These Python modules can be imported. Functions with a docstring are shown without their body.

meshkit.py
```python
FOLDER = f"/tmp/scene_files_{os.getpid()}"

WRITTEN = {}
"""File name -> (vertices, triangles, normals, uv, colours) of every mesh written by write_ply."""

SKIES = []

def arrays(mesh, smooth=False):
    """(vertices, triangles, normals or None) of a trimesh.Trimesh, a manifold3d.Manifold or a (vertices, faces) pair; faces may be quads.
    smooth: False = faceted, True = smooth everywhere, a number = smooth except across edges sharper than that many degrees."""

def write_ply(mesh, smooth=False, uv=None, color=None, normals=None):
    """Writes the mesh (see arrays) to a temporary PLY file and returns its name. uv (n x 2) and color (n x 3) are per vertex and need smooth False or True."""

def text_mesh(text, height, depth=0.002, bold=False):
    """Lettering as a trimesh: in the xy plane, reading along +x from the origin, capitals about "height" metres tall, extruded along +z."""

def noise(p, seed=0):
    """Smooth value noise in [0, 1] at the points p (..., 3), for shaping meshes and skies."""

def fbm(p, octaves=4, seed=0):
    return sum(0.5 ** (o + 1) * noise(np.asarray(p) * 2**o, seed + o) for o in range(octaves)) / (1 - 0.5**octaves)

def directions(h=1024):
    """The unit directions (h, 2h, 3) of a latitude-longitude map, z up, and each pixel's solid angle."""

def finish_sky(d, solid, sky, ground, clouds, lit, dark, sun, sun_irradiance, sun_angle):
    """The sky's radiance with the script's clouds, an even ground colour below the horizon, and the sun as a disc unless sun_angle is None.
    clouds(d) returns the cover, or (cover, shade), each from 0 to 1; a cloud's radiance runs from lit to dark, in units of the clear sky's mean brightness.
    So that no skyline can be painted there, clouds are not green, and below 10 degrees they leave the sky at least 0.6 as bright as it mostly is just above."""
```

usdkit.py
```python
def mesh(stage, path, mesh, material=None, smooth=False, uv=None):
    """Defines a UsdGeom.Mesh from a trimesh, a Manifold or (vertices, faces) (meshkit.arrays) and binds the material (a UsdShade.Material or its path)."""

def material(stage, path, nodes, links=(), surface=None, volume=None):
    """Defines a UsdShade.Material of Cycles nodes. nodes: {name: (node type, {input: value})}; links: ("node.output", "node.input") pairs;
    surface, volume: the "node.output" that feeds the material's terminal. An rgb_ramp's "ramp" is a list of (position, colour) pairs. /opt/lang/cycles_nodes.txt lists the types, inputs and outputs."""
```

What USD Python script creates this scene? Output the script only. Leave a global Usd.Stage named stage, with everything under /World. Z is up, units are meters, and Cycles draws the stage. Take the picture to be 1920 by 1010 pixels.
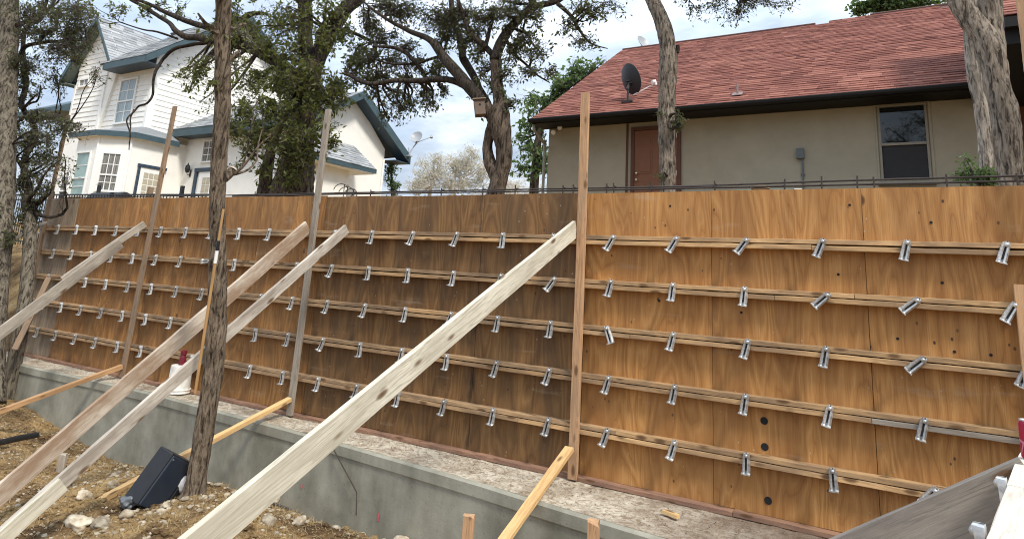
import math, random
import numpy as np, trimesh, usdkit, meshkit
from scipy.interpolate import RBFInterpolator
from pxr import Usd, UsdGeom, UsdLux, UsdShade, Gf, Sdf, Vt

stage = Usd.Stage.CreateInMemory()
UsdGeom.SetStageUpAxis(stage, UsdGeom.Tokens.z)
UsdGeom.SetStageMetersPerUnit(stage, 1.0)
UsdGeom.Xform.Define(stage, '/World')
UsdGeom.Scope.Define(stage, '/World/Looks')

# ---------------------------------------------------------------- camera, sky, sun, exposure
cam = UsdGeom.Camera.Define(stage, '/World/camera')
RIGHT, UP, BACK = (0.867, 0.496, 0.057), (0.057, -0.212, 0.976), (0.496, -0.842, -0.212)
RIGHT, UP, BACK = (0.866528, 0.495902, 0.056652), (0.057441, -0.211825, 0.975618), (0.495812, -0.842147, -0.212038)
EYE = (2.298, -6.000, 1.749)
cam.AddTransformOp().Set(Gf.Matrix4d(*RIGHT, 0, *UP, 0, *BACK, 0, *EYE, 1))
cam.CreateHorizontalApertureAttr(36.0)
cam.CreateVerticalApertureAttr(36.0 * 538 / 1024)
cam.CreateFocalLengthAttr(22.5)
cam.CreateVerticalApertureOffsetAttr(-4.59)
cam.CreateHorizontalApertureOffsetAttr(0.0)
cam.CreateClippingRangeAttr(Gf.Vec2f(0.1, 3000))
cam.CreateExposureAttr(1.28)

SUN = np.array([0.90, -0.42, 1.22]); SUN /= np.linalg.norm(SUN)
ELEV, ROT = math.asin(SUN[2]), math.atan2(SUN[0], SUN[1])
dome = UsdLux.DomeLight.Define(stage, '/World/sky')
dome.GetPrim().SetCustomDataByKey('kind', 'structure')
sky_mat = usdkit.material(stage, '/World/Looks/sky_look', {
    'sky': ('sky_texture', {'sky_type': 'single_scattering', 'sun_disc': False, 'sun_elevation': ELEV, 'sun_rotation': ROT, 'air_density': 1.0, 'aerosol_density': 1.6}),
    'tc': ('texture_coordinate', {}),
    'map': ('mapping', {'scale': (1.0, 1.0, 2.6), 'location': (0.35, 0.1, 0.2)}),
    'n': ('noise_texture', {'scale': 2.3, 'detail': 7.0, 'roughness': 0.55, 'distortion': 0.35}),
    'n2': ('noise_texture', {'scale': 5.5, 'detail': 5.0, 'roughness': 0.6}),
    'ramp': ('rgb_ramp', {'ramp': [(0.0, (0.6, 0.6, 0.6)), (0.38, (0.72, 0.72, 0.72)), (0.56, (1, 1, 1)), (1.0, (1, 1, 1))]}),
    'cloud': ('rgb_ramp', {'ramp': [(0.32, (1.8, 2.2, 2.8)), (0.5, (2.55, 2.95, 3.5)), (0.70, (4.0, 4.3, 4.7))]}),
    'sx': ('separate_xyz', {}), 'zenith_lift': ('map_range', {'from_min': 0.0, 'from_max': 1.0, 'to_min': 0.82, 'to_max': 2.7}), 'cm': ('vector_math', {'math_type': 'scale'}),  # added brightening toward the unseen zenith, puts more light on the form wall
    'mix': ('mix', {}),
    'bg': ('background_shader', {'strength': 0.10}),
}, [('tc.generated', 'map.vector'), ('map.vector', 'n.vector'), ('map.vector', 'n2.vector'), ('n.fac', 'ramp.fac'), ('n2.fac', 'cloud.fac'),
    ('ramp.color', 'mix.fac'), ('sky.color', 'mix.color1'), ('cloud.color', 'cm.vector1'), ('tc.generated', 'sx.vector'), ('sx.z', 'zenith_lift.value'), ('zenith_lift.result', 'cm.scale'), ('cm.vector', 'mix.color2'), ('mix.color', 'bg.color')], surface='bg.background')
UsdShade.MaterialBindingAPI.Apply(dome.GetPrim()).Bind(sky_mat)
sun = UsdLux.DistantLight.Define(stage, '/World/sun')
sun.CreateIntensityAttr(0.4); sun.CreateAngleAttr(10.0); sun.CreateNormalizeAttr(True); sun.CreateColorAttr(Gf.Vec3f(1.0, 0.94, 0.85))
zx = SUN; xx = np.cross([0, 0, 1.0], zx); xx /= np.linalg.norm(xx); yx = np.cross(zx, xx)
sun.AddTransformOp().Set(Gf.Matrix4d(*xx.tolist(), 0, *yx.tolist(), 0, *zx.tolist(), 0, 0, 0, 50, 1))

# ---------------------------------------------------------------- helpers
used = {}
def path_for(name, parent=None):
    base = ('/World' if parent is None else str(parent.GetPath())) + '/' + name
    k = used.get(base, 0); used[base] = k + 1
    return base if k == 0 else '%s_%03d' % (base, k)
def tag(prim, label=None, cat=None, group=None, kind=None):
    for k, v in (('label', label), ('category', cat), ('group', group), ('kind', kind)):
        if v: prim.SetCustomDataByKey(k, v)
    return prim
def obj(name, mesh, mat, parent=None, smooth=False, label=None, cat=None, group=None, kind=None, matrix=None, tone=None):
    m = usdkit.mesh(stage, path_for(name, parent), mesh, mat, smooth=smooth)
    if matrix is not None: m.AddTransformOp().Set(Gf.Matrix4d(matrix.T.tolist()))
    if tone is not None: UsdGeom.PrimvarsAPI(m).CreatePrimvar('tone', Sdf.ValueTypeNames.FloatArray, 'vertex').Set(Vt.FloatArray.FromNumpy(np.asarray(tone, np.float32)))
    return tag(m.GetPrim(), label, cat, group, kind)
def thing(name, label, cat, group=None, loc=(0, 0, 0), rot=None, kind=None):
    x = UsdGeom.Xform.Define(stage, path_for(name))
    if rot is not None:
        mm = np.eye(4); mm[:3, :3] = rot; mm[:3, 3] = loc
        x.AddTransformOp().Set(Gf.Matrix4d(mm.T.tolist()))
    else:
        x.AddTranslateOp().Set(Gf.Vec3d(*map(float, loc)))
    return tag(x.GetPrim(), label, cat, group, kind)
cat_ = trimesh.util.concatenate
def tm(v, f): return trimesh.Trimesh(np.asarray(v, float), np.asarray(f, int), process=False)
BF = [[0, 2, 1], [0, 3, 2], [4, 5, 6], [4, 6, 7], [0, 1, 5], [0, 5, 4], [1, 2, 6], [1, 6, 5], [2, 3, 7], [2, 7, 6], [3, 0, 4], [3, 4, 7]]
def box(x0, x1, y0, y1, z0, z1):
    return tm([[x0, y0, z0], [x1, y0, z0], [x1, y1, z0], [x0, y1, z0], [x0, y0, z1], [x1, y0, z1], [x1, y1, z1], [x0, y1, z1]], BF)
def hexa(pts): return tm(pts, BF)      # bottom ring 0-3 counter-clockwise, top ring 4-7
def norm(v): v = np.asarray(v, float); return v / max(1e-9, np.linalg.norm(v))
def chamfer_box(L, W, T, c=0.003, nx=10, warp=0.0, seed=0):
    """a board along local x with chamfered long edges, y = width, z = thickness"""
    y, z = W / 2, T / 2
    prof = np.array([[-y + c, -z], [y - c, -z], [y, -z + c], [y, z - c], [y - c, z], [-y + c, z], [-y, z - c], [-y, -z + c]])
    xs = np.linspace(0, L, nx + 1); r = np.random.RandomState(seed); v = []
    bow, bow2, tw = r.uniform(-1, 1) * warp, r.uniform(-1, 1) * warp, r.uniform(-1, 1) * warp * 2
    for x in xs:
        t = x / L; s = math.sin(math.pi * t); a = tw * (t - .5)
        j = r.uniform(-1, 1, prof.shape) * 0.0016
        q = prof + j
        q = np.stack([q[:, 0] * math.cos(a) - q[:, 1] * math.sin(a) + bow * s, q[:, 0] * math.sin(a) + q[:, 1] * math.cos(a) + bow2 * s], 1)
        v += [[x, p[0], p[1]] for p in q]
    f = []
    for i in range(nx):
        for k in range(8):
            a, b = i * 8 + k, i * 8 + (k + 1) % 8
            f += [[a, b, b + 8], [a, b + 8, a + 8]]
    n0 = len(v)
    f += [[0, k + 1, k] for k in range(1, 7)]
    o = nx * 8; f += [[o, o + k, o + k + 1] for k in range(1, 7)]
    m = tm(v, f)
    if m.volume < 0: m.invert()
    return m
def frame(origin, xdir, zdir):
    x = norm(xdir); z = np.asarray(zdir, float); z = norm(z - x * np.dot(x, z)); y = np.cross(z, x)
    m = np.eye(4); m[:3, 0], m[:3, 1], m[:3, 2], m[:3, 3] = x, y, z, origin
    return m
def board(name, p0, p1, w, t, zdir, mat, parent=None, warp=0.006, seed=1, **kw):
    """lumber from p0 to p1 (centre line); zdir is the direction of its thin side"""
    p0, p1 = np.asarray(p0, float), np.asarray(p1, float); L = np.linalg.norm(p1 - p0)
    return obj(name, chamfer_box(L, w, t, nx=max(4, int(L / 0.16)), warp=warp, seed=seed), mat, parent, matrix=frame(p0, p1 - p0, zdir), **kw)
def smooth_path(P, per=6):
    P = np.asarray(P, float); n = len(P)
    if n < 3: return np.array([P[0] + (P[-1] - P[0]) * t for t in np.linspace(0, 1, per + 1)])
    out = []
    for i in range(n - 1):
        a, b, c, d = P[max(i - 1, 0)], P[i], P[i + 1], P[min(i + 2, n - 1)]
        for t in np.arange(per) / per:
            out.append(0.5 * ((2 * b) + (-a + c) * t + (2 * a - 5 * b + 4 * c - d) * t * t + (-a + 3 * b - 3 * c + d) * t ** 3))
    out.append(P[-1]); return np.array(out)
def tube(P, R, n=10, cap=True, bump=0.0, seed=0, closed=False):
    P = np.asarray(P, float); R = np.broadcast_to(np.asarray(R, float), len(P))
    T = np.gradient(P, axis=0); T /= np.maximum(np.linalg.norm(T, axis=1, keepdims=True), 1e-9)
    u = np.cross(T[0], [0.3, 0.9, 0.1]); u = norm(u); V = []
    ang = np.linspace(0, 2 * math.pi, n, endpoint=False)
    for i in range(len(P)):
        u = norm(u - T[i] * np.dot(u, T[i])); w = np.cross(T[i], u)
        ring = np.cos(ang)[:, None] * u + np.sin(ang)[:, None] * w
        r = np.full(n, R[i])
        V.append(P[i] + ring * r[:, None])
    V = np.concatenate(V)
    if bump > 0:
        C = np.repeat(P, n, axis=0); d = V - C
        q = np.stack([V[:, 0] * 1.0, V[:, 1] * 1.0, V[:, 2] * 0.28], 1) / 0.045
        h = meshkit.fbm(q + 100, 3, seed) - 0.5
        big = meshkit.fbm(V / 0.35 + 50, 2, seed + 5) - 0.5
        V = C + d * (0.94 + bump * h * 1.5 + 0.12 * big)[:, None]
    F = []
    for i in range(len(P) - 1):
        for k in range(n):
            a, b = i * n + k, i * n + (k + 1) % n
            F += [[a, b, b + n], [a, b + n, a + n]]
    if cap:
        o = (len(P) - 1) * n
        F += [[0, k + 1, k] for k in range(1, n - 1)] + [[o, o + k, o + k + 1] for k in range(1, n - 1)]
    return tm(V, F)
def cyl(p0, p1, r, n=10): return tube([p0, p1], [r, r], n)
def revolve(prof, n=24):
    m = trimesh.creation.revolve(np.asarray(prof, float), sections=n)
    if m.volume < 0: m.invert()
    return m
def moved(m, M): m = m.copy(); m.apply_transform(M); return m
def rotm(axis, deg): return trimesh.transformations.rotation_matrix(math.radians(deg), axis)[:3, :3]
def blob(r, seed, sub=2, rough=0.35, flat=(1, 1, 0.7)):
    m = trimesh.creation.icosphere(subdivisions=sub, radius=1.0); v = m.vertices
    k = 0.75 + rough * 2 * (meshkit.fbm(v * 1.1 + seed * 7.3 + 30, 3, seed) - 0.5)
    v = v * k[:, None]
    rr = np.random.RandomState(seed)
    for _ in range(5):            # knocked-off faces
        d = norm(rr.normal(size=3)); c = rr.uniform(0.55, 0.75); s = v @ d; v = v - np.outer(np.maximum(s - c, 0), d) * 0.9
    m.vertices = v * r * np.asarray(flat)
    return m

# ---------------------------------------------------------------- materials
L_ = '/World/Looks/'
def mat(name, nodes, links, surface='p.BSDF'): return usdkit.material(stage, L_ + name, nodes, links, surface=surface)
def plain(name, col, rough=0.6, metal=0.0, var=0.12, scale=9.0, bump=0.15, spec=0.4, stretch=(1, 1, 1)):
    a = tuple(c * (1 - var) for c in col); b = tuple(min(1, c * (1 + var)) for c in col)
    return mat(name, {'tc': ('texture_coordinate', {}), 'm': ('mapping', {'scale': stretch}), 'n': ('noise_texture', {'scale': scale, 'detail': 6.0, 'roughness': 0.65}),
        'r': ('rgb_ramp', {'ramp': [(0.3, a), (0.7, b)]}), 'n2': ('noise_texture', {'scale': scale * 12, 'detail': 3.0}),
        'b': ('bump', {'strength': bump, 'distance': 0.01}), 'p': ('principled_bsdf', {'roughness': rough, 'metallic': metal, 'specular_ior_level': spec})},
        [('tc.object', 'm.vector'), ('m.vector', 'n.vector'), ('m.vector', 'n2.vector'), ('n.fac', 'r.fac'), ('r.color', 'p.base_color'), ('n2.fac', 'b.height'), ('b.normal', 'p.normal')])
def lumber(name, dark, light, stain, stain_amt=0.5, knot=(0.10, 0.05, 0.02), rough=0.75, val=(0.82, 1.15), gstrength=1.0):
    """sawn board: grain along local x, knots, weather stains; random per board"""
    return mat(name, {
        'tc': ('texture_coordinate', {}), 'oi': ('object_info', {}), 'off': ('combine_xyz', {}), 'm37': ('math', {'math_type': 'multiply', 'value2': 37.0}), 'add': ('vector_math', {'math_type': 'add'}),
        'mp': ('mapping', {'scale': (1.2, 20.0, 20.0)}), 'g': ('noise_texture', {'scale': 1.0, 'detail': 4.0, 'roughness': 0.55, 'distortion': 1.1}),
        'gm': ('math', {'math_type': 'multiply', 'value2': 9.0}), 'gf': ('math', {'math_type': 'pingpong', 'value2': 1.0}),
        'mf': ('mapping', {'scale': (6.0, 240.0, 240.0)}), 'fine': ('noise_texture', {'scale': 1.0, 'detail': 4.0, 'roughness': 0.7}),
        'gr': ('rgb_ramp', {'ramp': [(0.0, tuple(0.6 * a + 0.4 * b for a, b in zip(dark, light))), (0.18, tuple(0.35 * a + 0.65 * b for a, b in zip(dark, light))), (0.5, light), (1.0, tuple(1.05 * b for b in light))]}),
        'fr': ('rgb_ramp', {'ramp': [(0.25, (0.72, 0.72, 0.72)), (0.6, (1.05, 1.05, 1.05))]}), 'fm': ('mix', {'mix_type': 'multiply', 'fac': gstrength}),
        'ms': ('mapping', {'scale': (1.6, 5.0, 5.0)}), 's': ('noise_texture', {'scale': 1.0, 'detail': 5.0, 'roughness': 0.65}),
        'sr': ('rgb_ramp', {'ramp': [(0.38, (0, 0, 0)), (0.60, (stain_amt,) * 3)]}), 'sm': ('mix', {'color2': stain}),
        'mk': ('mapping', {'scale': (3.2, 9.0, 9.0)}), 'k': ('voronoi_texture', {'scale': 1.0, 'randomness': 1.0}), 'kr': ('rgb_ramp', {'ramp': [(0.0, (1, 1, 1)), (0.12, (0.8, 0.8, 0.8)), (0.21, (0, 0, 0))]}), 'km': ('mix', {'color2': knot}),
        'vr': ('map_range', {'to_min': val[0], 'to_max': val[1]}), 'h': ('hsv', {}),
        'b': ('bump', {'strength': 0.35, 'distance': 0.004}), 'p': ('principled_bsdf', {'roughness': rough, 'specular_ior_level': 0.3})},
        [('oi.random', 'm37.value1'), ('m37.value', 'off.x'), ('m37.value', 'off.y'), ('m37.value', 'off.z'), ('tc.object', 'add.vector1'), ('off.vector', 'add.vector2'),
         ('add.vector', 'mp.vector'), ('mp.vector', 'g.vector'), ('g.fac', 'gm.value1'), ('gm.value', 'gf.value1'), ('gf.value', 'gr.fac'),
         ('add.vector', 'mf.vector'), ('mf.vector', 'fine.vector'), ('fine.fac', 'fr.fac'), ('gr.color', 'fm.color1'), ('fr.color', 'fm.color2'),
         ('add.vector', 'ms.vector'), ('ms.vector', 's.vector'), ('s.fac', 'sr.fac'), ('sr.color', 'sm.fac'), ('fm.color', 'sm.color1'),
         ('add.vector', 'mk.vector'), ('mk.vector', 'k.vector'), ('k.distance', 'kr.fac'), ('kr.color', 'km.fac'), ('sm.color', 'km.color1'),
         ('oi.random', 'vr.value'), ('vr.result', 'h.value'), ('km.color', 'h.color'), ('h.color', 'p.base_color'), ('fine.fac', 'b.height'), ('b.normal', 'p.normal')])
W_POST = lumber('weathered_brown_lumber', (0.12, 0.07, 0.04), (0.30, 0.19, 0.11), (0.16, 0.13, 0.10), 0.6)
W_GREYPOST = lumber('grey_post_lumber', (0.20, 0.16, 0.12), (0.40, 0.34, 0.27), (0.20, 0.17, 0.14), 0.5)
W_TAN = lumber('tan_post_lumber', (0.22, 0.11, 0.05), (0.46, 0.27, 0.14), (0.24, 0.16, 0.10), 0.5)
W_GREY = lumber('bleached_grey_lumber', (0.27, 0.23, 0.18), (0.54, 0.485, 0.41), (0.21, 0.17, 0.13), 0.75)
W_OLDGREY = lumber('old_grey_lumber', (0.21, 0.18, 0.14), (0.42, 0.37, 0.30), (0.17, 0.14, 0.11), 0.75)
W_PALE = lumber('pale_treated_lumber', (0.27, 0.235, 0.16), (0.60, 0.56, 0.45), (0.34, 0.30, 0.225), 0.6)
W_PINK = lumber('pinkish_brace_lumber', (0.31, 0.225, 0.155), (0.60, 0.515, 0.41), (0.27, 0.165, 0.095), 0.85)
W_YELLOW = lumber('new_yellow_pine', (0.42, 0.24, 0.09), (0.64, 0.42, 0.19), (0.38, 0.21, 0.09), 0.4, val=(0.95, 1.1))
W_ORANGE = lumber('orange_pine', (0.34, 0.18, 0.08), (0.52, 0.31, 0.15), (0.22, 0.12, 0.06), 0.5)
W_WALER = lumber('waler_pine', (0.29, 0.165, 0.073), (0.49, 0.305, 0.145), (0.18, 0.115, 0.07), 0.75, val=(0.85, 1.2))
W_WALER_OLD = lumber('old_waler_pine', (0.22, 0.128, 0.060), (0.40, 0.255, 0.132), (0.13, 0.09, 0.06), 0.75, val=(0.85, 1.2))
W_PLANK = lumber('dark_grey_plank', (0.11, 0.10, 0.085), (0.23, 0.205, 0.17), (0.13, 0.11, 0.10), 0.6)
W_CAP = lumber('whitened_plank', (0.42, 0.35, 0.28), (0.66, 0.58, 0.49), (0.36, 0.27, 0.20), 0.4)
W_PLATE = lumber('stained_plate_lumber', (0.16, 0.08, 0.05), (0.32, 0.18, 0.11), (0.14, 0.08, 0.06), 0.6)

def plywood(name, c0, c1, line, wet, wet_amt, dripx=None):
    nodes = {
        'tc': ('texture_coordinate', {}), 'geo': ('geometry', {}), 'oi': ('object_info', {}), 'm37': ('math', {'math_type': 'multiply', 'value2': 53.0}), 'off': ('combine_xyz', {}), 'add': ('vector_math', {'math_type': 'add'}),
        'mp': ('mapping', {'scale': (3.3, 2.0, 0.62)}), 'g': ('noise_texture', {'scale': 1.0, 'detail': 3.5, 'roughness': 0.40, 'distortion': 0.35}),
        'gm': ('math', {'math_type': 'multiply', 'value2': 24.0}), 'gf': ('math', {'math_type': 'pingpong', 'value2': 1.0}),
        'gr': ('rgb_ramp', {'ramp': [(0.0, tuple(0.62 * a + 0.38 * b for a, b in zip(line, c0))), (0.07, tuple(0.45 * a + 0.55 * b for a, b in zip(line, c0))), (0.20, tuple(0.12 * a + 0.88 * b for a, b in zip(line, c0))), (0.5, c0), (1.0, c1)]}),
        'mf': ('mapping', {'scale': (160.0, 160.0, 3.0)}), 'fine': ('noise_texture', {'scale': 1.0, 'detail': 4.0, 'roughness': 0.7}),
        'fr': ('rgb_ramp', {'ramp': [(0.25, (0.68, 0.64, 0.60)), (0.60, (1.07, 1.07, 1.07))]}), 'fm': ('mix', {'mix_type': 'multiply', 'fac': 1.0}),
        'mb': ('mapping', {'scale': (5.0, 1.0, 0.25)}), 'bn': ('noise_texture', {'scale': 1.0, 'detail': 2.0, 'roughness': 0.5}), 'br': ('rgb_ramp', {'ramp': [(0.30, (0.72, 0.64, 0.56)), (0.70, (1.12, 1.08, 1.02))]}), 'bm': ('mix', {'mix_type': 'multiply', 'fac': 1.0}),
        'mk': ('mapping', {'scale': (2.3, 0.0, 1.35)}), 'k': ('voronoi_texture', {'dimensions': '3D', 'scale': 1.0, 'randomness': 1.0}), 'kr': ('rgb_ramp', {'ramp': [(0.0, (1, 1, 1)), (0.045, (0.95, 0.95, 0.95)), (0.075, (0, 0, 0))]}), 'km': ('mix', {'color2': (0.085, 0.035, 0.015)}),
        'mn': ('mapping', {'scale': (6.5, 0.0, 4.2), 'location': (3.3, 0, 1.7)}), 'kn': ('voronoi_texture', {'scale': 1.0, 'randomness': 1.0}), 'nr': ('rgb_ramp', {'ramp': [(0.0, (1, 1, 1)), (0.05, (0.9, 0.9, 0.9)), (0.07, (0, 0, 0))]}), 'nm': ('mix', {'color2': (0.05, 0.025, 0.015)}),
        'mw': ('mapping', {'scale': (3.4, 1.0, 0.6)}), 'w': ('noise_texture', {'scale': 1.0, 'detail': 6.0, 'roughness': 0.6}), 'wr': ('rgb_ramp', {'ramp': [(0.42, (0, 0, 0)), (0.70, (wet_amt,) * 3)]}), 'wm': ('mix', {'color2': wet}),
        'vr': ('map_range', {'to_min': 0.86, 'to_max': 1.12}), 'h': ('hsv', {}),
        'b': ('bump', {'strength': 0.25, 'distance': 0.003}), 'p': ('principled_bsdf', {'roughness': 0.62, 'specular_ior_level': 0.35})}
    links = [('oi.random', 'm37.value1'), ('m37.value', 'off.x'), ('m37.value', 'off.z'), ('tc.object', 'add.vector1'), ('off.vector', 'add.vector2'),
        ('add.vector', 'mp.vector'), ('mp.vector', 'g.vector'), ('g.fac', 'gm.value1'), ('gm.value', 'gf.value1'), ('gf.value', 'gr.fac'),
        ('add.vector', 'mf.vector'), ('mf.vector', 'fine.vector'), ('fine.fac', 'fr.fac'), ('gr.color', 'fm.color1'), ('fr.color', 'fm.color2'),
        ('add.vector', 'mb.vector'), ('mb.vector', 'bn.vector'), ('bn.fac', 'br.fac'), ('fm.color', 'bm.color1'), ('br.color', 'bm.color2'),
        ('add.vector', 'mk.vector'), ('mk.vector', 'k.vector'), ('k.distance', 'kr.fac'), ('kr.color', 'km.fac'), ('bm.color', 'km.color1'),
        ('add.vector', 'mn.vector'), ('mn.vector', 'kn.vector'), ('kn.distance', 'nr.fac'), ('nr.color', 'nm.fac'), ('km.color', 'nm.color1'),
        ('add.vector', 'mw.vector'), ('mw.vector', 'w.vector'), ('w.fac', 'wr.fac'), ('wr.color', 'wm.fac'), ('nm.color', 'wm.color1'),
        ('oi.random', 'vr.value'), ('vr.result', 'h.value'), ('fine.fac', 'b.height'), ('b.normal', 'p.normal'), ('h.color', 'p.base_color')]
    nodes.update({'cs': ('voronoi_texture', {'scale': 1.0, 'randomness': 1.0}), 'csm': ('mapping', {'scale': (9.0, 0.0, 7.0), 'location': (1.7, 0, 4.1)}), 'csr': ('rgb_ramp', {'ramp': [(0.0, (0.8, 0.8, 0.8)), (0.035, (0.6, 0.6, 0.6)), (0.06, (0, 0, 0))]}), 'csx': ('mix', {'color2': (0.46, 0.40, 0.31)}),
        'sm_': ('mapping', {'scale': (1.1, 1.0, 5.5), 'location': (7.3, 0, 2.1)}), 'sn': ('noise_texture', {'scale': 1.0, 'detail': 6.0, 'roughness': 0.62}), 'snr': ('rgb_ramp', {'ramp': [(0.60, (0, 0, 0)), (0.72, (0.30, 0.30, 0.30))]}), 'snx': ('mix', {'color2': (0.42, 0.34, 0.24)})})
    links += [('add.vector', 'csm.vector'), ('csm.vector', 'cs.vector'), ('cs.distance', 'csr.fac'), ('csr.color', 'csx.fac'), ('wm.color', 'csx.color1'), ('add.vector', 'sm_.vector'), ('sm_.vector', 'sn.vector'), ('sn.fac', 'snr.fac'), ('snr.color', 'snx.fac'), ('csx.color', 'snx.color1')]
    last = 'snx.color'
    if dripx is not None:          # black run-down stains beside the joint at world x = dripx
        nodes.update({'sx': ('separate_xyz', {}), 'dx': ('math', {'math_type': 'subtract', 'value2': dripx}), 'da': ('math', {'math_type': 'absolute'}),
            'dmp': ('mapping', {'scale': (9.0, 1.0, 2.2)}), 'dn': ('noise_texture', {'scale': 1.0, 'detail': 5.0, 'roughness': 0.6}), 'dw': ('map_range', {'from_min': 0.0, 'from_max': 0.14, 'to_min': 0.17, 'to_max': -0.25, 'clamp': True}),
            'ds': ('math', {'math_type': 'add'}), 'dr': ('rgb_ramp', {'ramp': [(0.58, (0, 0, 0)), (0.76, (0.85, 0.85, 0.85))]}), 'dm': ('mix', {'color2': (0.018, 0.014, 0.010)})})
        links += [('geo.position', 'sx.vector'), ('sx.x', 'dx.value1'), ('dx.value', 'da.value1'), ('da.value', 'dw.value'), ('geo.position', 'dmp.vector'), ('dmp.vector', 'dn.vector'), ('dn.fac', 'ds.value1'), ('dw.result', 'ds.value2'), ('ds.value', 'dr.fac'), ('dr.color', 'dm.fac'), (last, 'dm.color1')]
        last = 'dm.color'
    links += [(last, 'h.color')]
    return mat(name, nodes, links)
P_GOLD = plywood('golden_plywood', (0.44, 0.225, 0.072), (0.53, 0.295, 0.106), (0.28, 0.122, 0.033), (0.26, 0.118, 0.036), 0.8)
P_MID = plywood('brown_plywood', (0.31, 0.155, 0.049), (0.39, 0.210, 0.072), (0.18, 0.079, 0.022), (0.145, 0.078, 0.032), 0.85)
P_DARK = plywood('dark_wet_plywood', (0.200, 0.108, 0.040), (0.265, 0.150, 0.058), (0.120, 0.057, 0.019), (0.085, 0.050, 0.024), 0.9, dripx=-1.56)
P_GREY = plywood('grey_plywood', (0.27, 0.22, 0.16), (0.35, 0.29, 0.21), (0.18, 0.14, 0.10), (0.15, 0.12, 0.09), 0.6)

CONCRETE = mat('footing_concrete', {'tc': ('texture_coordinate', {}), 'geo': ('geometry', {}), 'sx': ('separate_xyz', {}),
    'n': ('noise_texture', {'scale': 2.2, 'detail': 8.0, 'roughness': 0.62}), 'r': ('rgb_ramp', {'ramp': [(0.30, (0.19, 0.178, 0.138)), (0.52, (0.285, 0.27, 0.215)), (0.75, (0.36, 0.345, 0.28))]}),
    'mv': ('mapping', {'scale': (3.2, 3.2, 0.5)}), 'v': ('noise_texture', {'scale': 1.0, 'detail': 6.0, 'roughness': 0.6}), 'vr': ('rgb_ramp', {'ramp': [(0.36, (0.78, 0.78, 0.75)), (0.62, (1.08, 1.08, 1.08))]}), 'vm': ('mix', {'mix_type': 'multiply', 'fac': 1.0}),
    'pv': ('voronoi_texture', {'scale': 16.0}), 'pr': ('rgb_ramp', {'ramp': [(0.0, (0.55, 0.55, 0.55)), (0.10, (0.7, 0.7, 0.7)), (0.14, (1, 1, 1))]}), 'pm': ('mix', {'mix_type': 'multiply', 'fac': 0.7}),
    'n2': ('noise_texture', {'scale': 60.0, 'detail': 4.0}), 'b': ('bump', {'strength': 0.3, 'distance': 0.006}), 'p': ('principled_bsdf', {'roughness': 0.85, 'specular_ior_level': 0.25})},
    [('tc.object', 'n.vector'), ('n.fac', 'r.fac'), ('tc.object', 'mv.vector'), ('mv.vector', 'v.vector'), ('v.fac', 'vr.fac'), ('r.color', 'vm.color1'), ('vr.color', 'vm.color2'),
     ('tc.object', 'pv.vector'), ('pv.distance', 'pr.fac'), ('vm.color', 'pm.color1'), ('pr.color', 'pm.color2'), ('pm.color', 'p.base_color'), ('tc.object', 'n2.vector'), ('n2.fac', 'b.height'), ('b.normal', 'p.normal')])
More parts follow.
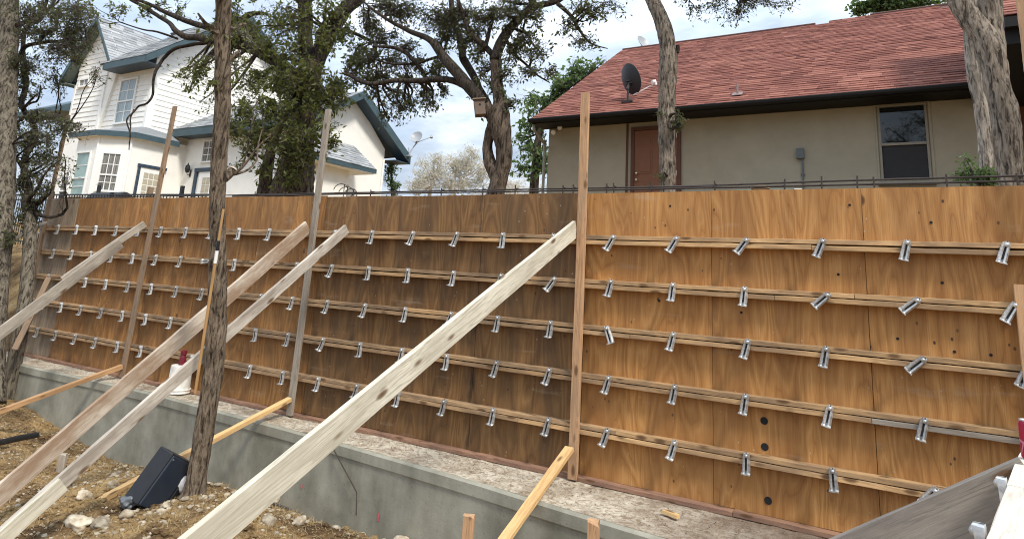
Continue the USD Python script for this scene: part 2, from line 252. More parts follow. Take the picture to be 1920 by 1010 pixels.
CONC_TOP = mat('footing_top', {'tc': ('texture_coordinate', {}), 'geo': ('geometry', {}), 'sx': ('separate_xyz', {}),
    'n': ('noise_texture', {'scale': 17.0, 'detail': 10.0, 'roughness': 0.78, 'distortion': 0.8}), 'r': ('rgb_ramp', {'ramp': [(0.30, (0.10, 0.068, 0.045)), (0.43, (0.27, 0.21, 0.145)), (0.52, (0.48, 0.42, 0.325)), (0.72, (0.64, 0.58, 0.475))]}),
    'xr': ('map_range', {'from_min': 0.2, 'from_max': 1.6, 'to_min': 0.0, 'to_max': 0.85, 'clamp': True}), 'dn': ('noise_texture', {'scale': 14.0, 'detail': 6.0, 'roughness': 0.7}), 'dr': ('rgb_ramp', {'ramp': [(0.3, (0.06, 0.04, 0.028)), (0.7, (0.17, 0.115, 0.08))]}), 'xm': ('mix', {}), 'dl': ('noise_texture', {'scale': 2.6, 'detail': 6.0, 'roughness': 0.65}), 'dlr': ('rgb_ramp', {'ramp': [(0.44, (0, 0, 0)), (0.64, (0.72, 0.72, 0.72))]}), 'dlm': ('mix', {'color2': (0.19, 0.135, 0.088)}),
    'n2': ('noise_texture', {'scale': 45.0, 'detail': 5.0}), 'b': ('bump', {'strength': 0.7, 'distance': 0.02}), 'p': ('principled_bsdf', {'roughness': 0.95, 'specular_ior_level': 0.15})},
    [('tc.object', 'n.vector'), ('n.fac', 'r.fac'), ('geo.position', 'sx.vector'), ('sx.x', 'xr.value'), ('xr.result', 'xm.fac'), ('tc.object', 'dn.vector'), ('dn.fac', 'dr.fac'), ('tc.object', 'dl.vector'), ('dl.fac', 'dlr.fac'), ('dlr.color', 'dlm.fac'), ('r.color', 'dlm.color1'), ('dlm.color', 'xm.color1'), ('dr.color', 'xm.color2'), ('xm.color', 'p.base_color'),
     ('tc.object', 'n2.vector'), ('n2.fac', 'b.height'), ('b.normal', 'p.normal')])
SOIL = mat('excavated_soil', {'tc': ('texture_coordinate', {}),
    'n': ('noise_texture', {'scale': 1.7, 'detail': 9.0, 'roughness': 0.68}), 'r': ('rgb_ramp', {'ramp': [(0.34, (0.075, 0.046, 0.024)), (0.46, (0.18, 0.115, 0.056)), (0.58, (0.33, 0.225, 0.105)), (0.74, (0.47, 0.355, 0.20))]}),
    'f': ('noise_texture', {'scale': 38.0, 'detail': 6.0, 'roughness': 0.75}), 'fr': ('rgb_ramp', {'ramp': [(0.32, (0.45, 0.42, 0.38)), (0.52, (0.95, 0.93, 0.9)), (0.68, (1.35, 1.32, 1.25))]}), 'fm': ('mix', {'mix_type': 'multiply', 'fac': 1.0}),
    'v': ('voronoi_texture', {'scale': 34.0, 'randomness': 1.0}), 'vr': ('rgb_ramp', {'ramp': [(0.0, (0.75, 0.75, 0.75)), (0.13, (0.55, 0.55, 0.55)), (0.19, (0, 0, 0))]}), 'vn': ('noise_texture', {'scale': 3.0, 'detail': 3.0}), 'vnr': ('rgb_ramp', {'ramp': [(0.46, (0, 0, 0)), (0.6, (1, 1, 1))]}), 'vx': ('math', {'math_type': 'multiply'}), 'vm': ('mix', {'color2': (0.60, 0.50, 0.36)}),
    'b': ('bump', {'strength': 0.8, 'distance': 0.03}), 'p': ('principled_bsdf', {'roughness': 0.95, 'specular_ior_level': 0.12})},
    [('tc.object', 'n.vector'), ('n.fac', 'r.fac'), ('tc.object', 'f.vector'), ('f.fac', 'fr.fac'), ('r.color', 'fm.color1'), ('fr.color', 'fm.color2'),
     ('tc.object', 'v.vector'), ('v.distance', 'vr.fac'), ('tc.object', 'vn.vector'), ('vn.fac', 'vnr.fac'), ('vr.color', 'vx.value1'), ('vnr.color', 'vx.value2'), ('vx.value', 'vm.fac'), ('fm.color', 'vm.color1'), ('vm.color', 'p.base_color'), ('f.fac', 'b.height'), ('b.normal', 'p.normal')])
def bark(name, dark, light, zs=4.5, scale=36.0):
    n = {'tc': ('texture_coordinate', {}), 'm': ('mapping', {'scale': (1.0, 1.0, 1.0 / zs)}),
        'f1': ('noise_texture', {'scale': scale, 'detail': 4.0, 'roughness': 0.6, 'distortion': 0.7}), 'k': ('math', {'math_type': 'multiply', 'value2': 3.0}), 'pp': ('math', {'math_type': 'pingpong', 'value2': 1.0}),
        'vr': ('rgb_ramp', {'ramp': [(0.0, (0.05, 0.05, 0.05)), (0.25, (0.5, 0.5, 0.5)), (0.6, (0.8, 0.8, 0.8)), (1.0, (0.95, 0.95, 0.95))]}),
        'n': ('noise_texture', {'scale': scale * 4.5, 'detail': 5.0, 'roughness': 0.7}), 'ad': ('math', {'math_type': 'multiply_add', 'value2': 0.7}), 'r': ('rgb_ramp', {'ramp': [(0.25, tuple(c * 0.38 for c in dark)), (0.75, dark), (1.35, light)] if False else [(0.24, tuple(c * 0.22 for c in dark)), (0.58, dark), (0.88, light)]}), 'sc': ('math', {'math_type': 'multiply', 'value2': 0.68}),
        'big': ('noise_texture', {'scale': 2.5, 'detail': 4.0}), 'bigr': ('rgb_ramp', {'ramp': [(0.35, (0.75, 0.75, 0.75)), (0.65, (1.15, 1.15, 1.15))]}), 'bm': ('mix', {'mix_type': 'multiply', 'fac': 1.0}),
        'b': ('bump', {'strength': 1.0, 'distance': 0.018}), 'p': ('principled_bsdf', {'roughness': 0.92, 'specular_ior_level': 0.15})}
    l = [('tc.object', 'm.vector'), ('m.vector', 'f1.vector'), ('f1.fac', 'k.value1'), ('k.value', 'pp.value1'), ('pp.value', 'vr.fac'), ('m.vector', 'n.vector'), ('n.fac', 'ad.value1'), ('vr.color', 'ad.value3'), ('ad.value', 'sc.value1'), ('sc.value', 'r.fac'),
        ('tc.object', 'big.vector'), ('big.fac', 'bigr.fac'), ('r.color', 'bm.color1'), ('bigr.color', 'bm.color2'), ('bm.color', 'p.base_color'), ('ad.value', 'b.height'), ('b.normal', 'p.normal')]
    return mat(name, n, l)
BARK_NEAR = bark('ridged_oak_bark', (0.090, 0.067, 0.046), (0.225, 0.172, 0.122))
BARK_GREY = bark('grey_ridged_bark', (0.10, 0.080, 0.062), (0.27, 0.225, 0.175), zs=5.0, scale=30.0)
BARK_DARK = bark('dark_oak_bark', (0.050, 0.037, 0.027), (0.135, 0.102, 0.074), scale=24.0)
BARK_LIMB = bark('limb_bark', (0.026, 0.020, 0.016), (0.068, 0.054, 0.041), scale=34.0)
BARK_LIGHTENED = bark('lightened_grey_bark', (0.15, 0.125, 0.10), (0.38, 0.33, 0.27), zs=5.0, scale=28.0)  # lighter tint stands in for the light and shade parting the right trunks
BARK_LICHEN = bark('lichen_bark', (0.085, 0.070, 0.052), (0.21, 0.18, 0.135), scale=26.0)
TWIG = plain('twig_bark', (0.060, 0.048, 0.038), 0.9, scale=20)
TWIG_PALE = plain('pale_bare_twig', (0.52, 0.47, 0.39), 0.9, scale=20)
def leaf(name, c0, c1, c2):
    return mat(name, {'geo': ('geometry', {}), 'r': ('rgb_ramp', {'ramp': [(0.0, c0), (0.55, c1), (1.0, c2)]}), 'd': ('principled_bsdf', {'roughness': 0.5, 'specular_ior_level': 0.35}), 't': ('translucent_bsdf', {}), 'tm': ('mix', {'mix_type': 'multiply', 'fac': 1.0, 'color2': (1.1, 1.15, 0.6)}), 'x': ('mix_closure', {'fac': 0.42})},
        [('geo.random_per_island', 'r.fac'), ('r.color', 'd.base_color'), ('r.color', 'tm.color1'), ('tm.color', 't.color'), ('d.BSDF', 'x.closure1'), ('t.BSDF', 'x.closure2')], surface='x.closure')
LEAF_OLIVE = leaf('olive_oak_leaves', (0.10, 0.108, 0.030), (0.23, 0.225, 0.062), (0.42, 0.38, 0.145))
LEAF_DARK = leaf('dark_oak_leaves', (0.085, 0.090, 0.042), (0.17, 0.168, 0.078), (0.33, 0.31, 0.175))
LEAF_GREEN = leaf('fresh_green_leaves', (0.11, 0.165, 0.065), (0.23, 0.30, 0.14), (0.42, 0.48, 0.29))
LEAF_PALE = leaf('pale_grey_buds', (0.46, 0.445, 0.395), (0.58, 0.565, 0.51), (0.72, 0.71, 0.66))
GALV = mat('galvanised_steel', {'tc': ('texture_coordinate', {}), 'n': ('noise_texture', {'scale': 40.0, 'detail': 4.0}), 'r': ('rgb_ramp', {'ramp': [(0.3, (0.42, 0.42, 0.41)), (0.7, (0.74, 0.74, 0.72))]}), 'rr': ('map_range', {'to_min': 0.4, 'to_max': 0.68}), 'oi': ('object_info', {}), 'ov': ('map_range', {'to_min': 0.78, 'to_max': 1.08}), 'hs': ('hsv', {}), 'dn': ('noise_texture', {'scale': 22.0, 'detail': 5.0, 'roughness': 0.7}), 'dr': ('rgb_ramp', {'ramp': [(0.52, (0, 0, 0)), (0.70, (0.5, 0.5, 0.5))]}), 'dm': ('mix', {'color2': (0.34, 0.29, 0.23)}), 'inv': ('math', {'math_type': 'subtract', 'value1': 1.0}), 'p': ('principled_bsdf', {})},
    [('tc.object', 'n.vector'), ('n.fac', 'r.fac'), ('oi.random', 'ov.value'), ('ov.result', 'hs.value'), ('r.color', 'hs.color'), ('tc.object', 'dn.vector'), ('dn.fac', 'dr.fac'), ('dr.color', 'dm.fac'), ('hs.color', 'dm.color1'), ('dm.color', 'p.base_color'), ('dr.color', 'inv.value2'), ('inv.value', 'p.metallic'), ('n.fac', 'rr.value'), ('rr.result', 'p.roughness')])
SLOT = plain('dark_slot', (0.012, 0.012, 0.012), 0.9)
RUST = plain('rusty_rebar', (0.055, 0.042, 0.035), 0.75, 0.3, scale=30)
BLACK_IRON = plain('black_iron', (0.018, 0.018, 0.02), 0.5)
STUCCO = plain('taupe_stucco', (0.37, 0.328, 0.245), 0.9, var=0.09, scale=1.6, bump=0.35, spec=0.2)
STUCCO_W = plain('cream_stucco', (0.83, 0.81, 0.745), 0.9, var=0.05, scale=3, bump=0.3, spec=0.2)
SIDING = plain('white_siding', (0.82, 0.805, 0.75), 0.65, var=0.05, scale=4, bump=0.05)
TRIM_W = plain('white_trim', (0.82, 0.81, 0.77), 0.55, var=0.03)
TRIM_BLUE = plain('slate_blue_trim', (0.048, 0.082, 0.095), 0.55, var=0.15, scale=5)
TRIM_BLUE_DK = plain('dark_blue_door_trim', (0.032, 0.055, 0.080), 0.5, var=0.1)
SOFFIT = plain('green_grey_soffit', (0.16, 0.19, 0.16), 0.8, var=0.2, scale=4)
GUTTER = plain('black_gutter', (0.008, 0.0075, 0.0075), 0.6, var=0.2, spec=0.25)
DOOR_BROWN = plain('brown_door_paint', (0.20, 0.082, 0.040), 0.55, var=0.06)
FRAME_BROWN = plain('brown_door_frame', (0.10, 0.04, 0.022), 0.6, var=0.1)
ALU = plain('taupe_window_frame', (0.25, 0.225, 0.175), 0.5)
GLASS_DARK = mat('dark_window_glass', {'p': ('principled_bsdf', {'base_color': (0.012, 0.014, 0.014), 'roughness': 0.03, 'specular_ior_level': 0.6})}, [])
SCREEN = plain('window_insect_screen', (0.022, 0.022, 0.023), 0.7)
GLASS_BLUE = mat('bluish_window_glass', {'tc': ('texture_coordinate', {}), 'm': ('mapping', {'scale': (9, 9, 0.4)}), 'n': ('noise_texture', {'scale': 2.0, 'detail': 2.0}), 'r': ('rgb_ramp', {'ramp': [(0.35, (0.20, 0.26, 0.27)), (0.65, (0.36, 0.41, 0.41))]}), 'p': ('principled_bsdf', {'roughness': 0.05, 'specular_ior_level': 0.6})}, [('tc.object', 'm.vector'), ('m.vector', 'n.vector'), ('n.fac', 'r.fac'), ('r.color', 'p.base_color')])
GLASS_GREEN = mat('greenish_window_glass', {'tc': ('texture_coordinate', {}), 'n': ('noise_texture', {'scale': 2.0, 'detail': 3.0}), 'r': ('rgb_ramp', {'ramp': [(0.35, (0.17, 0.25, 0.22)), (0.65, (0.30, 0.40, 0.36))]}), 'p': ('principled_bsdf', {'roughness': 0.05, 'specular_ior_level': 0.6})}, [('tc.object', 'n.vector'), ('n.fac', 'r.fac'), ('r.color', 'p.base_color')])
GLASS_GREY = mat('curtained_window_glass', {'tc': ('texture_coordinate', {}), 'm': ('mapping', {'scale': (14, 14, 0.5)}), 'n': ('noise_texture', {'scale': 2.0, 'detail': 2.0}), 'r': ('rgb_ramp', {'ramp': [(0.35, (0.10, 0.095, 0.085)), (0.65, (0.25, 0.235, 0.20))]}), 'p': ('principled_bsdf', {'roughness': 0.06, 'specular_ior_level': 0.55})}, [('tc.object', 'm.vector'), ('m.vector', 'n.vector'), ('n.fac', 'r.fac'), ('r.color', 'p.base_color')])
GLASS_BLIND = mat('blinds_behind_glass', {'tc': ('texture_coordinate', {}), 'w': ('wave_texture', {'wave_type': 'bands', 'bands_direction': 'z', 'scale': 11.0, 'distortion': 0.4}), 'r': ('rgb_ramp', {'ramp': [(0.2, (0.22, 0.19, 0.13)), (0.7, (0.62, 0.57, 0.45))]}), 'p': ('principled_bsdf', {'roughness': 0.1, 'specular_ior_level': 0.5})}, [('tc.object', 'w.vector'), ('w.fac', 'r.fac'), ('r.color', 'p.base_color')])
def shingle_mat(name, a, b, c):
    return mat(name, {'tone': ('attribute', {'attribute': 'tone'}), 'r': ('rgb_ramp', {'ramp': [(0.0, a), (0.5, b), (1.0, c)]}), 'tc': ('texture_coordinate', {}), 'n': ('noise_texture', {'scale': 120.0, 'detail': 3.0}), 'nr': ('rgb_ramp', {'ramp': [(0.3, (0.75, 0.75, 0.75)), (0.7, (1.2, 1.2, 1.2))]}),
        'big': ('noise_texture', {'scale': 0.8, 'detail': 4.0}), 'bgr': ('rgb_ramp', {'ramp': [(0.35, (0.93, 0.93, 0.93)), (0.65, (1.05, 1.05, 1.05))]}), 'm1': ('mix', {'mix_type': 'multiply', 'fac': 1.0}), 'm2': ('mix', {'mix_type': 'multiply', 'fac': 1.0}), 'p': ('principled_bsdf', {'roughness': 0.9, 'specular_ior_level': 0.2})},
        [('tone.fac', 'r.fac'), ('tc.object', 'n.vector'), ('n.fac', 'nr.fac'), ('tc.object', 'big.vector'), ('big.fac', 'bgr.fac'), ('r.color', 'm1.color1'), ('nr.color', 'm1.color2'), ('m1.color', 'm2.color1'), ('bgr.color', 'm2.color2'), ('m2.color', 'p.base_color')])
SH_RED = shingle_mat('red_shingle', (0.135, 0.047, 0.034), (0.205, 0.076, 0.054), (0.285, 0.118, 0.085))
SH_GREY = shingle_mat('grey_shingle', (0.22, 0.23, 0.235), (0.31, 0.32, 0.325), (0.42, 0.43, 0.43))
ROOF_UNDER = plain('roof_felt', (0.10, 0.05, 0.04), 0.95)
ROOF_UNDER_G = plain('grey_roof_felt', (0.13, 0.135, 0.14), 0.95)
ROCK = mat('limestone', {'tc': ('texture_coordinate', {}), 'oi': ('object_info', {}), 'geo': ('geometry', {}), 'n': ('noise_texture', {'scale': 14.0, 'detail': 7.0, 'roughness': 0.65}), 'r': ('rgb_ramp', {'ramp': [(0.3, (0.20, 0.145, 0.09)), (0.5, (0.40, 0.335, 0.24)), (0.72, (0.60, 0.54, 0.43))]}), 'ad': ('math', {'math_type': 'add'}), 'fr': ('math', {'math_type': 'fraction'}), 'vr': ('map_range', {'to_min': 0.6, 'to_max': 1.15}), 'h': ('hsv', {}), 'b': ('bump', {'strength': 0.5, 'distance': 0.01}), 'p': ('principled_bsdf', {'roughness': 0.9, 'specular_ior_level': 0.2})},
    [('tc.object', 'n.vector'), ('n.fac', 'r.fac'), ('oi.random', 'ad.value1'), ('geo.random_per_island', 'ad.value2'), ('ad.value', 'fr.value1'), ('fr.value', 'vr.value'), ('vr.result', 'h.value'), ('r.color', 'h.color'), ('h.color', 'p.base_color'), ('n.fac', 'b.height'), ('b.normal', 'p.normal')])
STRAW = plain('dry_straw', (0.25, 0.175, 0.08), 0.9, var=0.3, scale=6)
BLACK_PLASTIC = plain('black_plastic', (0.012, 0.013, 0.015), 0.42, var=0.25, scale=12)
NAVY_PLASTIC = plain('blue_black_plastic', (0.020, 0.027, 0.040), 0.38, var=0.2, scale=10)
BLACK_PIPE = plain('black_corrugated_pipe', (0.012, 0.012, 0.013), 0.5)
GREY_BAG = plain('grey_sheet_plastic', (0.11, 0.12, 0.13), 0.35, var=0.2)
BUCKET = plain('dirty_white_bucket', (0.66, 0.64, 0.58), 0.5, var=0.3, scale=8)
RED_BOTTLE = plain('dark_red_plastic', (0.13, 0.012, 0.022), 0.3, var=0.2)
RED_CAN = mat('red_can_print', {'tc': ('texture_coordinate', {}), 'm': ('mapping', {'scale': (26, 26, 12)}), 'v': ('voronoi_texture', {'feature': 'distance_to_edge', 'scale': 1.0}), 'r': ('rgb_ramp', {'ramp': [(0.0, (0.45, 0.16, 0.20)), (0.05, (0.42, 0.13, 0.17)), (0.08, (0.24, 0.012, 0.03)), (1.0, (0.28, 0.015, 0.035))]}), 'p': ('principled_bsdf', {'metallic': 0.35, 'roughness': 0.3})}, [('tc.object', 'm.vector'), ('m.vector', 'v.vector'), ('v.distance', 'r.fac'), ('r.color', 'p.base_color')])
POLE_WOOD = plain('varnished_pole_wood', (0.38, 0.22, 0.09), 0.45, var=0.2, scale=4, stretch=(8, 8, 1))
PINK = plain('pink_marking_paint', (0.55, 0.11, 0.13), 0.8, var=0.3, scale=60)
VENT = plain('vent_pipe_paint', (0.22, 0.15, 0.13), 0.6)
BIRDWOOD = plain('dark_birdhouse_wood', (0.12, 0.082, 0.06), 0.8)
DISH_DARK = plain('dark_dish_back', (0.020, 0.020, 0.022), 0.5)
DISH_GREY = plain('grey_dish', (0.30, 0.31, 0.32), 0.4, var=0.05)
WHITE_PL = plain('white_plastic', (0.75, 0.74, 0.71), 0.45, var=0.05)
GREY_BOX = plain('grey_electrical_box', (0.11, 0.125, 0.125), 0.5)
BRASS = plain('brushed_knob_metal', (0.72, 0.62, 0.48), 0.3, 0.9)
STRING = plain('yellow_string', (0.60, 0.48, 0.10), 0.8)
FENCEWOOD = plain('weathered_fence_post', (0.24, 0.17, 0.11), 0.85)
YARD = plain('dry_yard_soil', (0.26, 0.20, 0.12), 0.95, var=0.35, scale=2.0, bump=0.6, spec=0.1)
CUT_END = mat('cut_branch_end', {'tc': ('texture_coordinate', {}), 'p': ('principled_bsdf', {'base_color': (0.62, 0.50, 0.38), 'roughness': 0.8})}, [])
CABINET = plain('pale_green_cabinet', (0.20, 0.26, 0.22), 0.5)

# ---------------------------------------------------------------- ground
FOOT = [(-11.7, -0.45), (-9.3, -0.50), (-7.8, -0.42), (-6.3, -0.40), (-4.8, -0.47), (-2.77, -0.56), (-1.19, -0.69), (0.5, -0.88), (2.0, -1.00), (3.6, -1.12)]
FX, FY = np.array([p[0] for p in FOOT]), np.array([p[1] for p in FOOT])
ctrl = np.array([(-11.5, -0.7, -0.48), (-9.75, -0.7, -0.56), (-8.4, -0.7, -0.74), (-7.2, -0.6, -0.90), (-5.6, -0.6, -0.86), (-4.0, -0.65, -0.80), (-2.6, -0.75, -0.77), (-1.75, -0.8, -0.71), (0.0, -1.1, -0.72), (2.0, -1.3, -0.72), (3.6, -1.5, -0.7),
    (-4.06, -2.0, -0.40), (-3.75, -2.12, -0.47), (-3.45, -2.25, -0.45), (-3.3, -1.85, -0.33), (-5.6, -1.7, -0.52), (-5.0, -2.2, -0.44), (-7.0, -1.7, -0.56), (-9.0, -1.6, -0.50), (-3.0, -2.6, -0.36), (-3.6, -3.2, -0.52), (-2.3, -1.5, -0.46), (-1.2, -1.8, -0.50), (-5.0, -3.4, -0.42), (-0.5, -3.0, -0.40), (1.5, -3.0, -0.35),
    (-8.0, -3.5, -0.30), (-12.0, -2.5, -0.2), (-12.5, -0.8, -0.25), (2.3, -6.0, 0.10), (-2.0, -6.0, 0.0), (-6.0, -6.0, 0.0), (5.0, -5.0, 0.1), (-14.0, -5.0, 0.2), (6, -1.5, -.5)])
rbf = RBFInterpolator(ctrl[:, :2], ctrl[:, 2], smoothing=0.002, kernel='thin_plate_spline')
def sstep(a, b, x): t = np.clip((x - a) / (b - a), 0, 1); return t * t * (3 - 2 * t)
def ground_z(x, y, detail=True):
    x, y = np.asarray(x, float), np.asarray(y, float)
    xc, yc = np.clip(x, -14, 6), np.clip(y, -6.5, -0.35)
    front = rbf(np.stack([xc.ravel(), yc.ravel()], 1)).reshape(x.shape)
    far = sstep(6.5, 30, -y); front = front * (1 - far) + 0.3 * far
    if detail:
        p = np.stack([x, y, np.zeros_like(x)], -1)
        front = front + 0.16 * (meshkit.fbm(p * 1.6 + 40, 3, 3) - 0.5) + 0.07 * (meshkit.fbm(p * 6.0 + 90, 3, 8) - 0.5) + 0.03 * (meshkit.fbm(p * 19.0 + 70, 2, 9) - 0.5)
    back = 2.35 + 0.35 * sstep(1.0, 6.5, y) + 0.35 * sstep(8, 40, y)
    left = sstep(-11.4, -12.6, x) if False else np.where(x < -11.9, 1.0, np.where(x > -11.3, 0.0, (-11.3 - x) / 0.6))
    slope = front * (1 - sstep(-0.6, 1.6, y)) + 1.78 * sstep(-0.6, 1.6, y) + 0.9 * sstep(1.8, 5.0, y)
    wall = np.where(y > 0.1, back, front)
    z = wall * (1 - left) + slope * left
    return z
gx = np.unique(np.round(np.concatenate([[-400, -250, -150, -90, -60, -40, -30, -24, -20, -17, -15], np.arange(-14, -9.0, 0.12), np.arange(-9.0, 0.6, 0.032), np.arange(0.6, 4.2, 0.12), [4.6, 5.2, 6, 8, 11, 15, 20, 30, 50, 90, 150, 250, 400]]), 3))
gy = np.unique(np.round(np.concatenate([[-300, -150, -80, -40, -20, -12, -9, -8, -7], np.arange(-6.5, -4.0, 0.1), np.arange(-4.0, -0.24, 0.032), [-0.2, -0.1, 0.0, 0.05, 0.10, 0.101, 0.2, 0.4, 0.7, 1.0, 1.3, 1.6, 2.0, 2.5, 3, 3.5, 4, 5, 6, 7, 9, 12, 16, 22, 30, 45, 70, 110, 180, 300, 500]]), 3))
GX, GY = np.meshgrid(gx, gy); GZ = ground_z(GX, GY)
idx = np.arange(GX.size).reshape(GX.shape)
quads = np.stack([idx[:-1, :-1], idx[:-1, 1:], idx[1:, 1:], idx[1:, :-1]], -1).reshape(-1, 4)
obj('ground', (np.stack([GX.ravel(), GY.ravel(), GZ.ravel()], 1), quads), SOIL, smooth=True, kind='structure', label='bare excavated dirt with dry straw and stones in front of the wall')

# ---------------------------------------------------------------- concrete footing
rs0 = np.random.RandomState(77)
LITTER = mat('leaf_litter_bits', {'geo': ('geometry', {}), 'r': ('rgb_ramp', {'ramp': [(0.0, (0.06, 0.035, 0.02)), (0.5, (0.17, 0.105, 0.055)), (1.0, (0.42, 0.30, 0.17))]}), 'p': ('principled_bsdf', {'roughness': 0.9, 'specular_ior_level': 0.1})}, [('geo.random_per_island', 'r.fac'), ('r.color', 'p.base_color')])
foot = thing('concrete_footing', 'grey cast concrete footing with gritty pale top under the wooden form wall', 'footing')
xs = np.arange(-11.4, 3.7, 0.06)
fy = np.interp(xs, FX, FY); k9 = np.ones(15) / 15; fy = np.convolve(np.pad(fy, 7, mode='edge'), k9, 'valid')
fy = fy + 0.006 * (meshkit.fbm(np.stack([xs * 2.3 + 60, xs * 0, xs * 0], 1), 3, 4) - 0.5)
V, F = [], []
for x, y in zip(xs, fy):
    lip = 0.012 * (meshkit.noise(np.array([[x * 3 + 50, 1.5, 0.5]]), 2)[0])
    V += [[x, y, -1.25], [x, y, -0.175], [x, y - 0.010 - lip, -0.155], [x, y - 0.010 - lip, -0.062], [x, y + 0.022, -0.040 - 0.4 * lip]]
n = 5
for i in range(len(xs) - 1):
    for k in range(n - 1):
        a = i * n + k; F += [[a, a + n, a + n + 1], [a, a + n + 1, a + 1]]
e0 = [[xs[0], 0.3, -1.25], [xs[0], 0.3, -0.04], [xs[0], fy[0] + 0.022, -0.04], [xs[0], fy[0], -0.16], [xs[0], fy[0], -1.25]]
o = len(V); V += e0; F += [[o, o + 1, o + 2], [o, o + 2, o + 3], [o, o + 3, o + 4]]
obj('front_face', tm(V, F), CONCRETE, foot)
V, F = [], []; ny = 14
for i, (x, y) in enumerate(zip(xs, fy)):
    for k in range(ny + 1):
        t = k / ny; yy = (y + 0.022) * (1 - t) + 0.3 * t
        h = 0.024 * (meshkit.fbm(np.array([[x * 9 + 20, yy * 9 + 20, 0.3]]), 3, 6)[0] - 0.5) * (0.25 if k == 0 else 1)
        V.append([x, yy, -0.041 + h])
for i in range(len(xs) - 1):
    for k in range(ny):
        a = i * (ny + 1) + k; F += [[a, a + ny + 1, a + ny + 2], [a, a + ny + 2, a + 1]]
obj('rough_top', tm(V, F), CONC_TOP, foot, smooth=True)
for (x, z, w, h) in ((-2.13, -0.60, 0.030, 0.10), (-1.35, -0.68, 0.034, 0.13), (-3.28, -0.56, 0.03, 0.05)):
    y = np.interp(x, xs, fy) - 0.003; r = np.random.RandomState(int(abs(x) * 100)); a = np.linspace(0, 2 * math.pi, 14, endpoint=False); rr = r.uniform(0.6, 1.1, 14)
    ring = [[x + w * 0.5 * math.cos(t) * q, y - 0.001, z + h * 0.5 * math.sin(t) * q] for t, q in zip(a, rr)]
    obj('paint_mark', tm(ring + [[x, y - 0.001, z]], [[14, i, (i + 1) % 14] for i in range(14)]), PINK, foot)

nb = 2600; bx_ = rs0.uniform(-10.8, 3.0, nb); tt = rs0.uniform(0.05, 1.0, nb) ** 0.8; fy_ = np.interp(bx_, xs, fy); by_ = fy_ + 0.03 + tt * (-0.10 - fy_ - 0.03); aa = rs0.uniform(0, 2 * math.pi, nb); ll = rs0.uniform(0.008, 0.035, nb)
c = np.stack([bx_, by_, np.full(nb, -0.026)], 1); d = np.stack([np.cos(aa) * ll, np.sin(aa) * ll, rs0.uniform(-0.004, 0.008, nb)], 1); w = np.stack([-np.sin(aa), np.cos(aa), 0 * aa], 1) * (ll * rs0.uniform(0.1, 0.35, nb))[:, None]
V = np.stack([c - d / 2, c + w / 2, c + d / 2, c - w / 2], 1).reshape(-1, 3); i4 = np.arange(nb)[:, None] * 4
obj('leaf_litter', tm(V, np.concatenate([i4 + [0, 1, 2], i4 + [0, 2, 3]])), LITTER, kind='stuff', label='brown leaf bits and wood chips littering the footing top', cat='litter')

# ---------------------------------------------------------------- form wall
form = thing('formwork_wall', 'long wall form of brown plywood sheets with rows of double boards and steel ties', 'formwork')
EDGES = [3.37, 2.15, 0.93, -0.30, -1.545, -2.74, -3.98, -5.21, -6.42, -7.64, -8.85, -10.06, -11.22]
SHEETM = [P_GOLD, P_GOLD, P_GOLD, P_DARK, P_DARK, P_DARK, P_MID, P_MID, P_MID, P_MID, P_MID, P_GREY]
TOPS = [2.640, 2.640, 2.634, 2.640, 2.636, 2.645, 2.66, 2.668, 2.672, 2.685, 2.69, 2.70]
rs = np.random.RandomState(5)
for i in range(len(EDGES) - 1):
    x1, x0 = EDGES[i], EDGES[i + 1]; nx, nz = 10, 16
    dy0, dy1 = rs.uniform(-0.002, 0.002, 2); w = x1 - x0 - 0.004
    V, F = [], []
    for a in range(nx + 1):
        for b in range(nz + 1):
            X_, Z_ = a / nx * w, b / nz * TOPS[i]
            yy = dy0 + (dy1 - dy0) * a / nx + 0.004 * (meshkit.noise(np.array([[x0 * 3 + X_ * 2 + 60, Z_ * 2, 1.1]]), i)[0] - 0.5)
            zz = Z_ + (0.006 * (meshkit.noise(np.array([[(x0 + X_) * 9 + 200, 3.2, 1.1]]), 1)[0] - 0.5) if b == nz else 0)
            V += [[X_, yy, zz], [X_, yy + 0.018, zz]]
    def id_(a, b, s): return (a * (nz + 1) + b) * 2 + s
    for a in range(nx):
        for b in range(nz):
            p, q, r_, s_ = id_(a, b, 0), id_(a + 1, b, 0), id_(a + 1, b + 1, 0), id_(a, b + 1, 0)
            F += [[p, q, r_], [p, r_, s_]]
    for a in range(nx):
        p, q = id_(a, nz, 0), id_(a + 1, nz, 0); F += [[p, q, q + 1], [p, q + 1, p + 1]]
    for b in range(nz):
        p, q = id_(0, b, 0), id_(0, b + 1, 0); F += [[p, q, q + 1], [p, q + 1, p + 1]]
        p, q = id_(nx, b, 0), id_(nx, b + 1, 0); F += [[p, q + 1, q], [p, p + 1, q + 1]]
    M4 = np.eye(4); M4[:3, 3] = (x0 + 0.002, 0, 0)
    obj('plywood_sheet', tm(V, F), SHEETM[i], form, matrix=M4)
    M4 = np.eye(4); M4[:3, 3] = (x0 + 0.002, 0.2, 0)
    obj('back_sheet', box(0, w, 0, 0.018, 0, TOPS[i] - 0.01), P_MID, form, matrix=M4)
